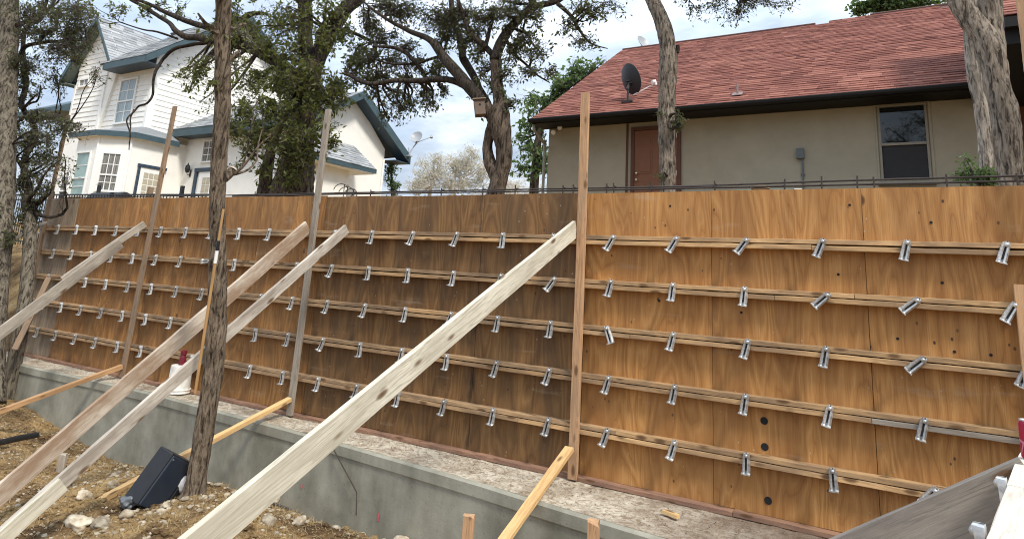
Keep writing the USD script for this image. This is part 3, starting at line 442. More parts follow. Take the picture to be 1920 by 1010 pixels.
for (x, z, big) in ((1.345, 0.715, 1), (1.345, 0.515, 1), (1.36, 0.115, 1), (2.62, 2.36, 0), (2.66, 1.90, 0), (2.70, 1.40, 0), (2.06, 2.50, 0), (0.55, 2.50, 0), (0.45, 1.62, 0), (2.34, 1.46, 0), (2.92, 1.40, 0), (1.95, 1.93, 0), (1.18, 1.57, 0)):
    r0 = 0.030 if big else 0.011; a = np.linspace(0, 2 * math.pi, 14, endpoint=False)
    obj('tie_hole', tm([[x + r0 * math.cos(t), -0.0042, z + r0 * math.sin(t)] for t in a] + [[x, -0.004, z]], [[14, (i + 1) % 14, i][::-1] for i in range(14)]), SLOT, form)
ROWZ = {1: 2.160, 2: 1.737, 3: 1.308, 4: 0.868, 5: 0.415}
rs = np.random.RandomState(11)
for row, z in ROWZ.items():
    xr = 3.75 if row == 1 else 3.10
    for up in (1, 0):
        x = -11.15 + rs.uniform(-0.05, 0.1); first = rs.uniform(1.4, 3.6)
        while x < xr - 0.05:
            L = min(first if first else rs.choice([3.05, 3.66, 4.27, 4.88]), xr - x); first = 0
            if xr - x - L < 0.5: L = xr - x
            zc = z + (0.0235 if up else -0.0235) + rs.uniform(-0.0015, 0.0015)
            m_ = (W_WALER if x + L / 2 > -1.5 else W_WALER_OLD)
            if row == 4 and not up and x > 0.2: m_ = W_GREYPOST
            board('waler_board', (x + 0.002, -0.0465, zc), (x + L - 0.002, -0.0465, zc), 0.089, 0.038, (0, 0, 1), m_, form, warp=0.003, seed=int(rs.randint(1e6)))
            x += L
board_z = -0.041 + 0.019
x = -11.2
for L in (3.4, 3.1, 2.6, 3.2, 2.4):
    x1 = min(x + L, 3.5)
    board('bottom_plate', (x + 0.003, -0.047, board_z + rs.uniform(0, 0.006)), (x1 - 0.003, -0.047, board_z + rs.uniform(0, 0.006)), 0.089, 0.038, (0, 0, 1), W_PLATE, form, seed=int(x * 10) % 97, warp=0.004); x = x1
# galvanised wedge ties
def bracket_mesh():
    S = [(-0.068, 0.0285, 0.012, 0.028), (-0.060, 0.0265, 0.012, 0.014), (-0.030, 0.026, 0.014, 0.010), (0.030, 0.0235, 0.016, 0.010), (0.052, 0.022, 0.020, 0.010), (0.062, 0.018, 0.020, 0.012), (0.066, 0.010, 0.016, 0.012)]
    V, F = [], []
    for (l, w, ridge, base) in S:       # (along, half width, ridge height, base height): two raised flanges and a trough
        V += [[-w, -0.004, l], [-w, -(base + 0.002), l], [-w * 0.62, -(base + ridge), l], [-w * 0.26, -(base + ridge * 0.8), l], [-w * 0.18, -base * 0.5, l], [w * 0.18, -base * 0.5, l], [w * 0.26, -(base + ridge * 0.8), l], [w * 0.62, -(base + ridge), l], [w, -(base + 0.002), l], [w, -0.004, l]]
    n = 10
    for i in range(len(S) - 1):
        for k in range(n):
            a, b = i * n + k, i * n + (k + 1) % n; F += [[a, b, b + n], [a, b + n, a + n]]
    F += [[0, k + 1, k] for k in range(1, n - 1)]; o = (len(S) - 1) * n; F += [[o, o + k, o + k + 1] for k in range(1, n - 1)]
    m = tm(V, F); m.fix_normals()
    nub = trimesh.creation.icosphere(subdivisions=1, radius=0.0135); nub.apply_translation([0, -0.026, 0.046])
    lip = box(-0.0285, 0.0285, -0.046, -0.030, -0.072, -0.066)
    return cat_([m, nub, lip]).apply_scale(1.2)
BR = bracket_mesh()
SLOTM = box(-0.0032, 0.0032, -0.021, -0.012, -0.046, 0.032).apply_scale(1.2)
ANG = {(1, 0): 31, (1, 1): 32, (1, 2): 37, (1, 3): 23, (1, 4): 14, (1, 5): 18, (2, -1): 37, (2, 0): 15, (2, 1): 8, (2, 2): 8, (2, 3): 47, (2, 4): 50, (2, 5): 30, (3, -1): 8, (3, 0): -20, (3, 1): 15, (3, 2): 16, (3, 3): 12, (3, 4): 48, (3, 5): 26, (4, -1): 18, (4, 0): 17, (4, 1): 12, (4, 2): 10, (4, 3): 14, (4, 4): 14, (5, -1): 14, (5, 0): 20, (5, 1): 18, (5, 2): 2, (5, 3): -2, (5, 4): 40, (2, -10): 85}
DX = {(1, 2): 0.0, (4, 4): 0.02, (5, 3): 0.02, (5, 4): 0.03, (3, 5): 0.04, (2, 5): 0.0}
rs = np.random.RandomState(23)
for row, z in ROWZ.items():
    for k in range(-18, 6):
        if row >= 4 and k > 4: continue
        ang = ANG.get((row, k), rs.uniform(2, 24) if k > -8 else rs.uniform(0, 16)); x = 0.61 * k + DX.get((row, k), rs.uniform(-0.012, 0.012))
        if abs(x + 0.31) < 0.08 or abs(x + 4.02) < 0.09: x += 0.12
        M4 = np.eye(4); M4[:3, :3] = rotm([0, 1, 0], ang); M4[:3, 3] = (x, -0.091, z - 0.024 * math.cos(math.radians(ang)))
        b_ = obj('tie_bracket', BR, GALV, form, matrix=M4, smooth=25)
        obj('slot', SLOTM, SLOT, b_)
    # reinforcement bars along the top
mat_top = thing('reinforcement_bars', 'pair of dark steel bars tied along the top of the form wall', 'rebar')
rs = np.random.RandomState(3)
def bar(p, r, name): obj(name, tube(smooth_path(p, 4), r, 6), RUST, mat_top)
bar([(-6.0, 0.08, 2.690), (-3.5, 0.085, 2.688), (-0.5, 0.08, 2.678), (1.2, 0.08, 2.680), (3.8, 0.085, 2.690)], 0.0085, 'bar')
bar([(-11.0, 0.12, 2.730), (-7, 0.12, 2.715), (-2.5, 0.12, 2.71), (0.6, 0.13, 2.708), (2.0, 0.12, 2.725), (3.8, 0.12, 2.735)], 0.0085, 'bar')
bar([(-1.4, 0.10, 2.705), (0.2, 0.10, 2.702), (1.0, 0.10, 2.695)], 0.0085, 'bar')
for x in (-5.5, -4.9, -3.6, -3.3, -2.9, -2.2, -1.62, -1.2, -0.62, -0.5, -0.13, -0.05, 0.33, 0.95, 1.55, 1.85, 2.12, 2.25, 2.75, 3.2):
    h = rs.uniform(0.01, 0.035); obj('tie_stub', cat_([cyl((x, 0.075, 2.60), (x + rs.uniform(-0.008, 0.008), 0.075, 2.725 + h), 0.0075, 5), cyl((x, 0.075, 2.715), (x, 0.14, 2.72), 0.006, 5)]), RUST, mat_top)

# ---------------------------------------------------------------- posts (strongbacks) against the form wall
def post(x, z0, z1, m, label, w=0.089, lean=0.0, y=-0.1105):
    return board('strongback_post', (x, y, z0), (x + lean, y, z1), w, 0.038, (0, -1, 0), m, warp=0.008, seed=int(abs(x) * 31), label=label, cat='post')
post(-10.93, -0.02, 4.25, W_POST, 'brown upright post leaning at the far left end of the form wall', lean=0.10)
post(-7.66, -0.02, 4.14, W_POST, 'dark brown upright post in front of the two-storey white house', lean=0.16)
post(-4.06, -0.02, 3.80, W_GREYPOST, 'grey upright post standing before the thick oak trunk', lean=0.03)
post(-0.315, -0.02, 3.67, W_TAN, 'tall tan upright post at the top of the longest pale brace', lean=0.0)
post(3.105, -0.02, 1.91, W_TAN, 'short tan post cut off below the top row at the right edge', lean=0.02)
post(3.33, -0.02, 4.9, W_TAN, 'tan post reaching above the frame in the top right corner', lean=0.0)

# ---------------------------------------------------------------- raking braces
def brace(x, top, bot, w, m, label, t=0.038, name='brace_board', extra=0.0, seed=2, x2=None, warp=0.008):
    return board(name, (x, top[0], top[1]), (x if x2 is None else x2, bot[0], bot[1]), w, t, (1, 0, 0), m, warp=warp, seed=seed, label=label, cat='brace')
brace(-0.379, (-0.115, 2.262), (-5.75, -0.28), 0.166, W_PALE, 'longest pale brace board rising to the tall tan post', seed=7)
brace(-4.124, (-0.135, 2.24), (-4.0, -1.03), 0.165, W_PINK, 'knotty pinkish brace board whose top rests on the grey post', seed=4)
brace(-3.44, (-0.14, 2.222), (-3.75, -0.70), 0.118, W_GREY, 'narrow bleached brace board ending at the top row of ties right of the grey post', seed=9, x2=-3.47)
board('brace_sleeve', (-3.427, -2.93, -0.035), (-3.43, -3.75, -0.69), 0.125, 0.03, (1, 0, 0), W_PALE, seed=15, label='short pale splice board nailed on the lower end of the bleached brace', cat='board')
brace(-7.735, (-0.13, 2.25), (-1.15, 1.36), 0.095, W_OLDGREY, 'short upper splice of the left brace fixed to the dark brown post', seed=12)
brace(-7.70, (-0.46, 1.925), (-3.55, -1.0), 0.148, W_OLDGREY, 'wide grey brace board crossing the left end of the form wall', seed=13, t=0.034)
def kicker(x, top, bot, m, label, w=0.089, t=0.038):
    return board('kicker_board', (x, top[0], top[1]), (x, bot[0], bot[1]), w, t, (0, 0.4, 0.9), m, warp=0.006, seed=int(abs(x) * 17), label=label, cat='brace')
kicker(-0.335, (-0.155, 0.245), (-3.1, -0.90), W_YELLOW, 'new yellow kicker board at the foot of the tall tan post')
kicker(-4.06, (-0.14, 0.165), (-2.75, -0.60), W_YELLOW, 'yellow kicker board passing behind the front tree trunk', w=0.07, t=0.05)
kicker(-7.66, (-0.14, 0.135), (-3.2, -0.75), W_ORANGE, 'orange-brown kicker board low at the left edge', w=0.07, t=0.06)
board('kicker_board', (-9.818, -0.350, 1.321), (-9.541, -0.750, 0.225), 0.085, 0.035, (0.6, -0.6, 0.3), W_POST, seed=8, label='grey kicker board leaning on the left end post', cat='brace')
board('tie_board', (-10.683, -0.180, 2.245), (-10.486, -0.750, 1.875), 0.085, 0.03, (0.3, -0.9, 0.3), W_OLDGREY, seed=21, label='short grey board nailed level behind the two left tree trunks', cat='board')

# ---------------------------------------------------------------- lumber and can at the right edge
board('loose_plank', (2.80, -2.36, 1.03), (0.9, -2.42, -0.20), 0.235, 0.036, (0.05, -1, 0.05), W_PLANK, seed=33, label='wide dark grey plank sloping up to the right edge', cat='plank')
capd = norm(np.array([2.49, -3.62]) - np.array([2.755, -2.26])); nrm = np.array([-capd[1], capd[0]])
if nrm[0] < 0: nrm = -nrm
c0 = np.array([2.755, -2.20]) + nrm * 0.12
cap_t = thing('bench_plank', 'whitened plank with steel ties along its edge in the bottom right corner', 'plank')
def cappt(s, z): return (c0[0] + capd[0] * s, c0[1] + capd[1] * s, z)
board('plank_board', cappt(-0.25, 1.081), cappt(0.59, 1.081), 0.24, 0.036, (0, 0, 1), W_CAP, cap_t, seed=5)
board('plank_board', cappt(0.595, 1.080), cappt(2.7, 1.080), 0.24, 0.036, (0, 0, 1), W_CAP, cap_t, seed=6)
for s in (0.55, 1.28):
    q = np.array(cappt(s, 1.035)); q[:2] -= nrm * 0.118
    R_ = np.stack([np.append(capd, 0), np.append(nrm, 0), [0, 0, 1.0]], 1); M4 = np.eye(4); M4[:3, :3] = R_; M4[:3, 3] = q
    b_ = obj('tie_bracket', BR, GALV, cap_t, matrix=M4, smooth=25); obj('slot', SLOTM, SLOT, b_)
for s in (-0.1, 2.2):
    q = cappt(s, 0); board('trestle_leg', (q[0] + nrm[0] * 0.05, q[1] + nrm[1] * 0.05, -0.85), (q[0] + nrm[0] * 0.05, q[1] + nrm[1] * 0.05, 1.06), 0.089, 0.038, (1, 0, 0), W_POST, cap_t, seed=3)
q = cappt(0.02, 1.10)
can = thing('drink_can', 'red drink can standing on the whitened plank', 'can', loc=(q[0] - nrm[0] * 0.085 + 0.010, q[1] - nrm[1] * 0.085, 1.100))
obj('can_body', revolve([(0, 0.004), (0.022, 0.0), (0.026, 0.004), (0.033, 0.014), (0.033, 0.150), (0.0275, 0.164)], 32), RED_CAN, can, smooth=40)
obj('can_lid', revolve([(0, 0.1635), (0.0255, 0.1635), (0.027, 0.168), (0.0285, 0.168), (0.0285, 0.163)], 32), GALV, can)

# ---------------------------------------------------------------- bucket, bottle, pole on the footing
by = (-6.16, -0.19, -0.03)
bk = thing('white_bucket', 'dirty white plastic bucket upside down on the footing behind the front trunk', 'bucket', loc=by)
obj('bucket_body', revolve([(0, 0.0), (0.150, 0.0), (0.156, 0.012), (0.150, 0.020), (0.150, 0.05), (0.144, 0.055), (0.134, 0.345), (0.128, 0.36), (0.10, 0.363), (0, 0.360)], 32), BUCKET, bk, smooth=35)
obj('rim', revolve([(0.150, 0.040), (0.158, 0.044), (0.158, 0.056), (0.147, 0.060)], 32), BUCKET, bk)
bt = thing('red_bottle', 'dark red spray bottle standing on the white bucket', 'bottle', loc=(by[0] + 0.01, by[1] - 0.01, 0.334))
obj('bottle_body', revolve([(0, 0), (0.042, 0), (0.045, 0.01), (0.045, 0.09), (0.034, 0.115), (0.032, 0.135)], 20), RED_BOTTLE, bt, smooth=40)
obj('cap', revolve([(0, 0.137), (0.040, 0.137), (0.042, 0.145), (0.040, 0.182), (0.030, 0.19), (0, 0.19)], 20), RED_BOTTLE, bt, smooth=40)
pl0, pl1 = np.array((-3.300, -1.978, 0.547)), np.array((-3.120, -2.105, 2.231))
pole = thing('wooden_pole', 'thin wooden pole with black joint leaning on the front tree trunk', 'pole')
def along(t): return pl0 + (pl1 - pl0) * t
obj('lower_shaft', tube([along(0), along(0.72)], 0.0135, 10), POLE_WOOD, pole, smooth=True)
obj('white_sleeve', tube([along(0.70), along(0.77)], 0.0155, 10), WHITE_PL, pole, smooth=40)
obj('black_joint', tube([along(0.77), along(0.82), along(0.825)], [0.016, 0.016, 0.012], 10), BLACK_PLASTIC, pole, smooth=40)
obj('upper_shaft', tube([along(0.82), along(1.0)], 0.0115, 10), POLE_WOOD, pole, smooth=True)
board('wood_offcut', (0.63, -0.42, -0.012), (0.76, -0.47, -0.010), 0.04, 0.03, (0, 0, 1), W_YELLOW, seed=3, label='small yellow wood offcut lying on the footing', cat='offcut')
obj('steel_rod', tube([(-2.84, -0.60, -0.09), (-2.42, -0.64, -0.42), (-2.34, -0.70, -0.60)], 0.006, 6), RUST, label='thin dark rod leaning on the footing face', cat='rod')

# stakes
def stake(x, y, z0, z1, m, label, w=0.089, yaw=0, lean=(0, 0), chip=0.012):
    mb = chamfer_box(z1 - z0, w, 0.038, nx=6, seed=int(abs(x * 10)))
    v = mb.vertices; top = v[:, 0] > (z1 - z0) * 0.92; v[top, 0] += chip * (np.random.RandomState(4).uniform(-1, 1, top.sum()))
    tip = v[:, 0] < 1e-6; v[tip, 1] *= 0.15; mb.vertices = v
    return obj('wooden_stake', mb, m, matrix=frame((x, y, z0), (lean[0], lean[1], 1.0), rotm([0, 0, 1], yaw) @ np.array([0.0, -1.0, 0])), label=label, cat='stake')
stake(-0.605, -1.40, -0.9, -0.055, W_TAN, 'square-topped brown stake beside the yellow kicker at the bottom edge', yaw=25, lean=(0.01, 0))
stake(0.335, -1.17, -0.95, 0.035, W_TAN, 'split-topped brown stake at the bottom edge under the tall tan post', yaw=20, chip=0.03)
stake(-5.22, -2.02, -0.75, -0.30, W_GREYPOST, 'short grey stake between the two left braces', w=0.075, yaw=30)
stake(-7.25, -1.85, -0.9, -0.34, W_TAN, 'short brown stake at the left edge under the kicker board', w=0.075, yaw=30)

# ---------------------------------------------------------------- black box by the tree
gz = lambda x, y: float(ground_z(np.array([[x]]), np.array([[y]]))[0, 0])
bxr = rotm([0, 0, 1], 4) @ rotm([1, 0, 0], -30) @ rotm([0, 1, 0], 11)
bl = np.array((-3.532, -2.067, -0.400))
blk = thing('black_box', 'black plastic box with ribbed edge tipped against the foot of the front tree', 'box', loc=(bl[0] - 0.06, bl[1] - 0.12, bl[2]), rot=bxr)
def rounded(x0, x1, y0, y1, z0, z1, c):
    return tm(*(lambda h: (h.vertices, h.faces))(trimesh.convex.convex_hull(np.array([[x, y, z] for x in (x0, x1) for y in (y0, y1) for z in (z0 + c, z1 - c)] and [p for x in (x0, x1) for y in (y0, y1) for z in (z0, z1) for p in ([x + (c if x == x0 else -c), y + (c if y == y0 else -c), z], [x, y + (c if y == y0 else -c), z + (c if z == z0 else -c)], [x + (c if x == x0 else -c), y, z + (c if z == z0 else -c)])]))))
obj('box_body', rounded(-0.21, 0.0, 0.0, 0.34, 0.0, 0.46, 0.010), BLACK_PLASTIC, blk)
obj('front_panel', rounded(0.001, 0.024, 0.012, 0.262, 0.012, 0.448, 0.006), NAVY_PLASTIC, blk)
obj('latch_strip', rounded(0.001, 0.030, 0.270, 0.330, 0.02, 0.44, 0.006), BLACK_PLASTIC, blk)
for z in (0.10, 0.36): obj('latch', rounded(0.031, 0.042, 0.280, 0.320, z, z + 0.04, 0.004), BLACK_PLASTIC, blk)
obj('corner_screw', cyl((0.022, 0.03, 0.42), (0.027, 0.03, 0.42), 0.007, 8), GALV, blk)
bag = blob(0.105, 41, 3, 0.55, (1.2, 0.9, 0.7)); bag.apply_translation(np.array((-3.765, -2.152, -0.440)) + [0, 0, 0.03])
obj('plastic_bundle', bag, GREY_BAG, smooth=True, label='crumpled grey plastic bundle at the left side of the black box', cat='bundle')
jug = blob(0.085, 44, 3, 0.2, (0.8, 0.8, 1.2)); jug.apply_translation(np.array((-3.551, -1.778, -0.360)) + [0, 0, 0.05])
obj('white_rag', jug, WHITE_PL, smooth=True, label='small white rag bundled between black box and tree trunk', cat='rag')
p = [np.array((-6.594, -2.206, -0.450)), np.array((-6.831, -1.897, -0.500)), np.array((-7.011, -1.624, -0.530)), np.array((-7.151, -1.365, -0.560))]
obj('black_pipe', tube(smooth_path([q + [0, 0, 0.03] for q in p], 6), 0.035, 10), BLACK_PIPE, smooth=True, label='black plastic pipe lying on the dirt at the left edge', cat='pipe')

# ---------------------------------------------------------------- rocks
def at_ground(u_rows):
    return u_rows
ROCKS = [(x, y, z, r) for (x, y, z, r) in [
(-4.181, -2.076, -0.420, 0.069), (-4.132, -2.344, -0.420, 0.079), (-3.462, -2.337, -0.420, 0.069), (-5.217, -1.875, -0.500, 0.042), (-5.270, -1.796, -0.500, 0.035), (-4.718, -1.746, -0.450, 0.055), (-4.928, -1.588, -0.470, 0.043), (-3.246, -2.134, -0.380, 0.052), (-3.127, -2.247, -0.380, 0.051), (-3.260, -2.055, -0.360, 0.041), (-3.135, -2.037, -0.360, 0.041), (-3.022, -1.856, -0.360, 0.041), (-3.630, -1.325, -0.420, 0.040), (-2.978, -1.962, -0.380, 0.035), (-3.195, -1.558, -0.400, 0.044), (-2.937, -1.710, -0.400, 0.036), (-2.807, -1.695, -0.420, 0.047), (-3.006, -1.270, -0.500, 0.038), (-2.265, -1.511, -0.500, 0.075), (-2.300, -1.832, -0.440, 0.072), (-2.433, -1.493, -0.500, 0.035), (-2.770, -0.941, -0.580, 0.039), (-2.562, -0.890, -0.620, 0.045), (-2.105, -0.863, -0.620, 0.056), (-2.046, -0.781, -0.620, 0.050), (-1.952, -0.736, -0.630, 0.044), (-1.757, -0.721, -0.640, 0.105), (-1.652, -0.597, -0.660, 0.062), (-2.349, -0.781, -0.640, 0.032), (-4.527, -2.696, -0.420, 0.030), (-3.816, -3.059, -0.420, 0.063), (-3.557, -2.987, -0.420, 0.042), (-3.431, -2.925, -0.420, 0.031), (-3.115, -2.634, -0.400, 0.032), (-3.064, -2.453, -0.380, 0.038), (-3.284, -2.251, -0.400, 0.034), (-2.832, -2.189, -0.360, 0.033), (-2.602, -2.077, -0.380, 0.044), (-2.367, -2.101, -0.380, 0.038), (-2.636, -1.725, -0.440, 0.035), (-2.381, -1.153, -0.580, 0.043), (-2.091, -1.230, -0.560, 0.053), (-5.105, -2.515, -0.440, 0.026), (-6.231, -1.144, -0.600, 0.033), (-6.952, -0.918, -0.700, 0.035), (-6.334, -1.783, -0.500, 0.031), (-2.740, -1.334, -0.520, 0.031), (-3.090, -0.851, -0.620, 0.034)]]
for i, (x, y, z, r) in enumerate(ROCKS):
    m = blob(r, 60 + i, 2, 0.45, (1.15, 0.95, 0.75)); m.apply_transform(trimesh.transformations.rotation_matrix(i * 1.7, [0, 0, 1])); zz = gz(x, y)
    m.apply_translation([x, y, zz + r * 0.25])
    obj('rock', m, ROCK, smooth=32, label='pale limestone rock lying loose on the dug dirt', cat='rock', group='pale limestone rocks scattered on the dirt')
sx, sy = (-3.634, -2.620)
for i, (dx, dy, r) in enumerate(((0, 0, 0.15), (0.13, 0.05, 0.12))):
    m = blob(r, 30 + i, 3, 0.4, (1.25, 0.8, 0.5)); m.apply_translation([sx + dx * 1.3, sy + dy * 1.3, gz(sx + dx, sy + dy) + 0.02])
    obj('rock', m, ROCK, smooth=32, label=['long flat limestone slab half buried in front of the black box', 'blocky limestone slab touching the long flat slab'][i], cat='rock')
V = np.array([(-3.597, -0.707, -0.550), (-3.333, -0.743, -0.620), (-3.120, -0.713, -0.660)])
m = blob(0.2, 77, 3, 0.35, (1.3, 0.5, 0.6)); m.apply_transform(trimesh.transformations.rotation_matrix(0.1, [0, 0, 1])); m.apply_translation([-3.55, -0.80, gz(-3.55, -0.80) + 0.06])
obj('rock', m, ROCK, smooth=32, label='pale slab of broken concrete leaning at the footing under the longest brace', cat='rock')
obj('rubble_branch', tube(smooth_path([(-3.45, -0.98, gz(-3.45, -0.98) + .03), (-3.0, -1.0, gz(-3.0, -1.0) + .03), (-2.6, -0.98, gz(-2.6, -0.98) + .02)], 5), [0.016] * 10 + [0.01], 7), TWIG, label='dark stick lying along the foot of the footing', cat='stick')
rs = np.random.RandomState(9)
def scatter(n, xr, yr, rr, seed, dens_seed):
    out = []; r = np.random.RandomState(seed)
    base = [trimesh.creation.icosphere(subdivisions=0, radius=1.0) for _ in range(6)]
    for k, b in enumerate(base): b.vertices = b.vertices * (0.7 + 0.6 * meshkit.noise(b.vertices * 1.3 + k * 9 + 20, k))[:, None] * [1.1, 0.9, 0.65]
    xs_, ys_ = r.uniform(*xr, n * 3), r.uniform(*yr, n * 3)
    d = meshkit.fbm(np.stack([xs_ * 1.1 + 30, ys_ * 1.1 + 30, 0 * xs_], 1), 3, dens_seed); keep = np.argsort(-(d + 0.9 * r.uniform(0, 1, len(d))))[:n]
    xs_, ys_ = xs_[keep], ys_[keep]; foot_y = np.interp(xs_, FX, FY); ok = ys_ < foot_y - 0.04; xs_, ys_ = xs_[ok], ys_[ok]; zs = ground_z(xs_[:, None], ys_[:, None])[:, 0]
    Vs, Fs, o = [], [], 0
    for x, y, z in zip(xs_, ys_, zs):
        s = rr[0] * (rr[1] / rr[0]) ** (r.uniform() ** 2.2); b = base[r.randint(6)]; a = r.uniform(0, 6.28)
        c, s_ = math.cos(a), math.sin(a); v = b.vertices * s; v = np.stack([v[:, 0] * c - v[:, 1] * s_, v[:, 0] * s_ + v[:, 1] * c, v[:, 2]], 1) + [x, y, z + 0.15 * s]
        Vs.append(v); Fs.append(b.faces + o); o += len(v)
    return tm(np.concatenate(Vs), np.concatenate(Fs))
obj('gravel', scatter(11000, (-9.5, 1.0), (-4.4, -0.5), (0.005, 0.026), 4, 21), ROCK, smooth=30, kind='stuff', label='loose gravel and stone chips on the dug dirt', cat='gravel')
obj('dirt_clods', scatter(7000, (-9.5, 1.0), (-4.4, -0.5), (0.008, 0.04), 14, 5), SOIL, smooth=30, kind='stuff', label='brown crumbs and clods of loose dirt', cat='dirt')
n = 9000; xs_, ys_ = rs.uniform(-9.5, 1.0, n), rs.uniform(-4.2, -0.55, n); ok = ys_ < np.interp(xs_, FX, FY) - 0.05; xs_, ys_ = xs_[ok], ys_[ok]; n = len(xs_)
zs = ground_z(xs_[:, None], ys_[:, None])[:, 0] + 0.006; a = rs.uniform(0, math.pi, n); Ls = rs.uniform(0.03, 0.11, n); dz = rs.uniform(-0.25, 0.25, n)
d = np.stack([np.cos(a), np.sin(a), dz], 1) * Ls[:, None]; w = np.stack([-np.sin(a), np.cos(a), 0 * a], 1) * 0.0028; c = np.stack([xs_, ys_, zs], 1)
V = np.stack([c - d / 2 - w, c - d / 2 + w, c + d / 2 + w, c + d / 2 - w], 1).reshape(-1, 3); i4 = np.arange(n)[:, None] * 4
obj('dry_straw', tm(V, np.concatenate([i4 + [0, 1, 2], i4 + [0, 2, 3]])), STRAW, kind='stuff', label='dry straw and needles strewn over the dirt', cat='straw')

nb = 9000; ck = 1500; cx_, cy_ = rs.uniform(-9.0, 0.8, ck), rs.uniform(-4.3, -0.7, ck); gd = meshkit.fbm(np.stack([cx_ * 0.9 + 11, cy_ * 0.9 + 17, 0 * cx_], 1), 3, 31); keep = np.argsort(-gd)[:1000]; cx_, cy_ = cx_[keep], cy_[keep]
ok = cy_ < np.interp(cx_, FX, FY) - 0.12; cx_, cy_ = cx_[ok], cy_[ok]; pick = rs.randint(0, len(cx_), nb); bx_, by_ = cx_[pick] + rs.normal(size=nb) * 0.045, cy_[pick] + rs.normal(size=nb) * 0.045
bz_ = ground_z(bx_[:, None], by_[:, None])[:, 0]; aa = rs.uniform(0, 2 * math.pi, nb); hh = rs.uniform(0.012, 0.05, nb); oo = rs.uniform(0.02, 0.08, nb)
c = np.stack([bx_, by_, bz_ - 0.004], 1); tip = c + np.stack([np.cos(aa) * oo, np.sin(aa) * oo, hh], 1); midp = c * 0.5 + tip * 0.5 + np.stack([0 * aa, 0 * aa, hh * 0.35], 1); w = np.stack([-np.sin(aa), np.cos(aa), 0 * aa], 1) * 0.0022
V = np.stack([c - w, c + w, midp + w * 0.8, midp - w * 0.8, tip], 1).reshape(-1, 3); i5 = np.arange(nb)[:, None] * 5
obj('dead_grass', tm(V, np.concatenate([i5 + [0, 1, 2], i5 + [0, 2, 3], i5 + [3, 2, 4]])), STRAW, kind='stuff', label='flattened dead yellow grass matted on the dirt', cat='grass')

# ---------------------------------------------------------------- house parts
def wall_quad(pts, t, n):     # prism from a planar polygon (counter-clockwise seen from outside), pushed back by t along -n
    pts = np.asarray(pts, float); k = len(pts); b = pts - np.asarray(n, float) * t
    F = [[0, i, i + 1] for i in range(1, k - 1)] + [[k, k + i + 1, k + i] for i in range(1, k - 1)]
    for i in range(k):
        j = (i + 1) % k; F += [[i, k + i, k + j], [i, k + j, j]]
    return tm(np.concatenate([pts, b]), F)
def obox(c, u, n, w, h, d):   # box centred at c on a wall with direction u, outward normal n
    c, u, n = np.asarray(c, float), norm(u), norm(n); z = np.array([0, 0, 1.0])
    P = []
    for zz in (-h / 2, h / 2):
        for (a, b) in ((-w / 2, 0), (w / 2, 0), (w / 2, -1), (-w / 2, -1)): P.append(c + u * a + z * zz + n * (d if b == 0 else 0))
    m = tm(P, BF); 
    if m.volume < 0: m.invert()
    return m
def window(parent, c, u, n, w, h, glass, lower=None, cols=2, rows=1, split=0.5, fr=0.05, mun=0.022, frame_mat=None, depth=0.05, name='window'):
    """frame > panes, muntins; c is the centre on the wall plane"""
    c, u, n = np.asarray(c, float), norm(u), norm(n); z = np.array([0, 0, 1.0]); fm = frame_mat or TRIM_W
    parts = [obox(c + z * (h / 2 + fr / 2), u, n, w + 2 * fr, fr, depth), obox(c - z * (h / 2 + fr / 2), u, n, w + 2 * fr + 0.03, fr, depth + 0.02), obox(c - u * (w / 2 + fr / 2), u, n, fr, h, depth), obox(c + u * (w / 2 + fr / 2), u, n, fr, h, depth)]
    W = obj(name, cat_(parts), fm, parent)
    zs = [(-h / 2, h / 2)] if not split else [(-h / 2, -h / 2 + h * split), (-h / 2 + h * split, h / 2)]
    if split: obj('meeting_rail', obox(c + z * (-h / 2 + h * split), u, n, w, 0.045, depth - 0.008), fm, W)
    for i, (z0, z1) in enumerate(zs):
        g = lower if (lower is not None and i == 0 and split) else glass
        obj('pane', obox(c + z * (z0 + z1) / 2, u, n, w, z1 - z0, 0.012 + 0.006 * i), g, W)
        for k in range(1, cols): obj('muntin', obox(c + z * (z0 + z1) / 2 + u * (-w / 2 + w * k / cols), u, n, mun, z1 - z0, 0.028), fm, W)
        for k in range(1, rows): obj('muntin', obox(c + z * (z0 + (z1 - z0) * k / rows), u, n, w, mun, 0.0265), fm, W)
    return W
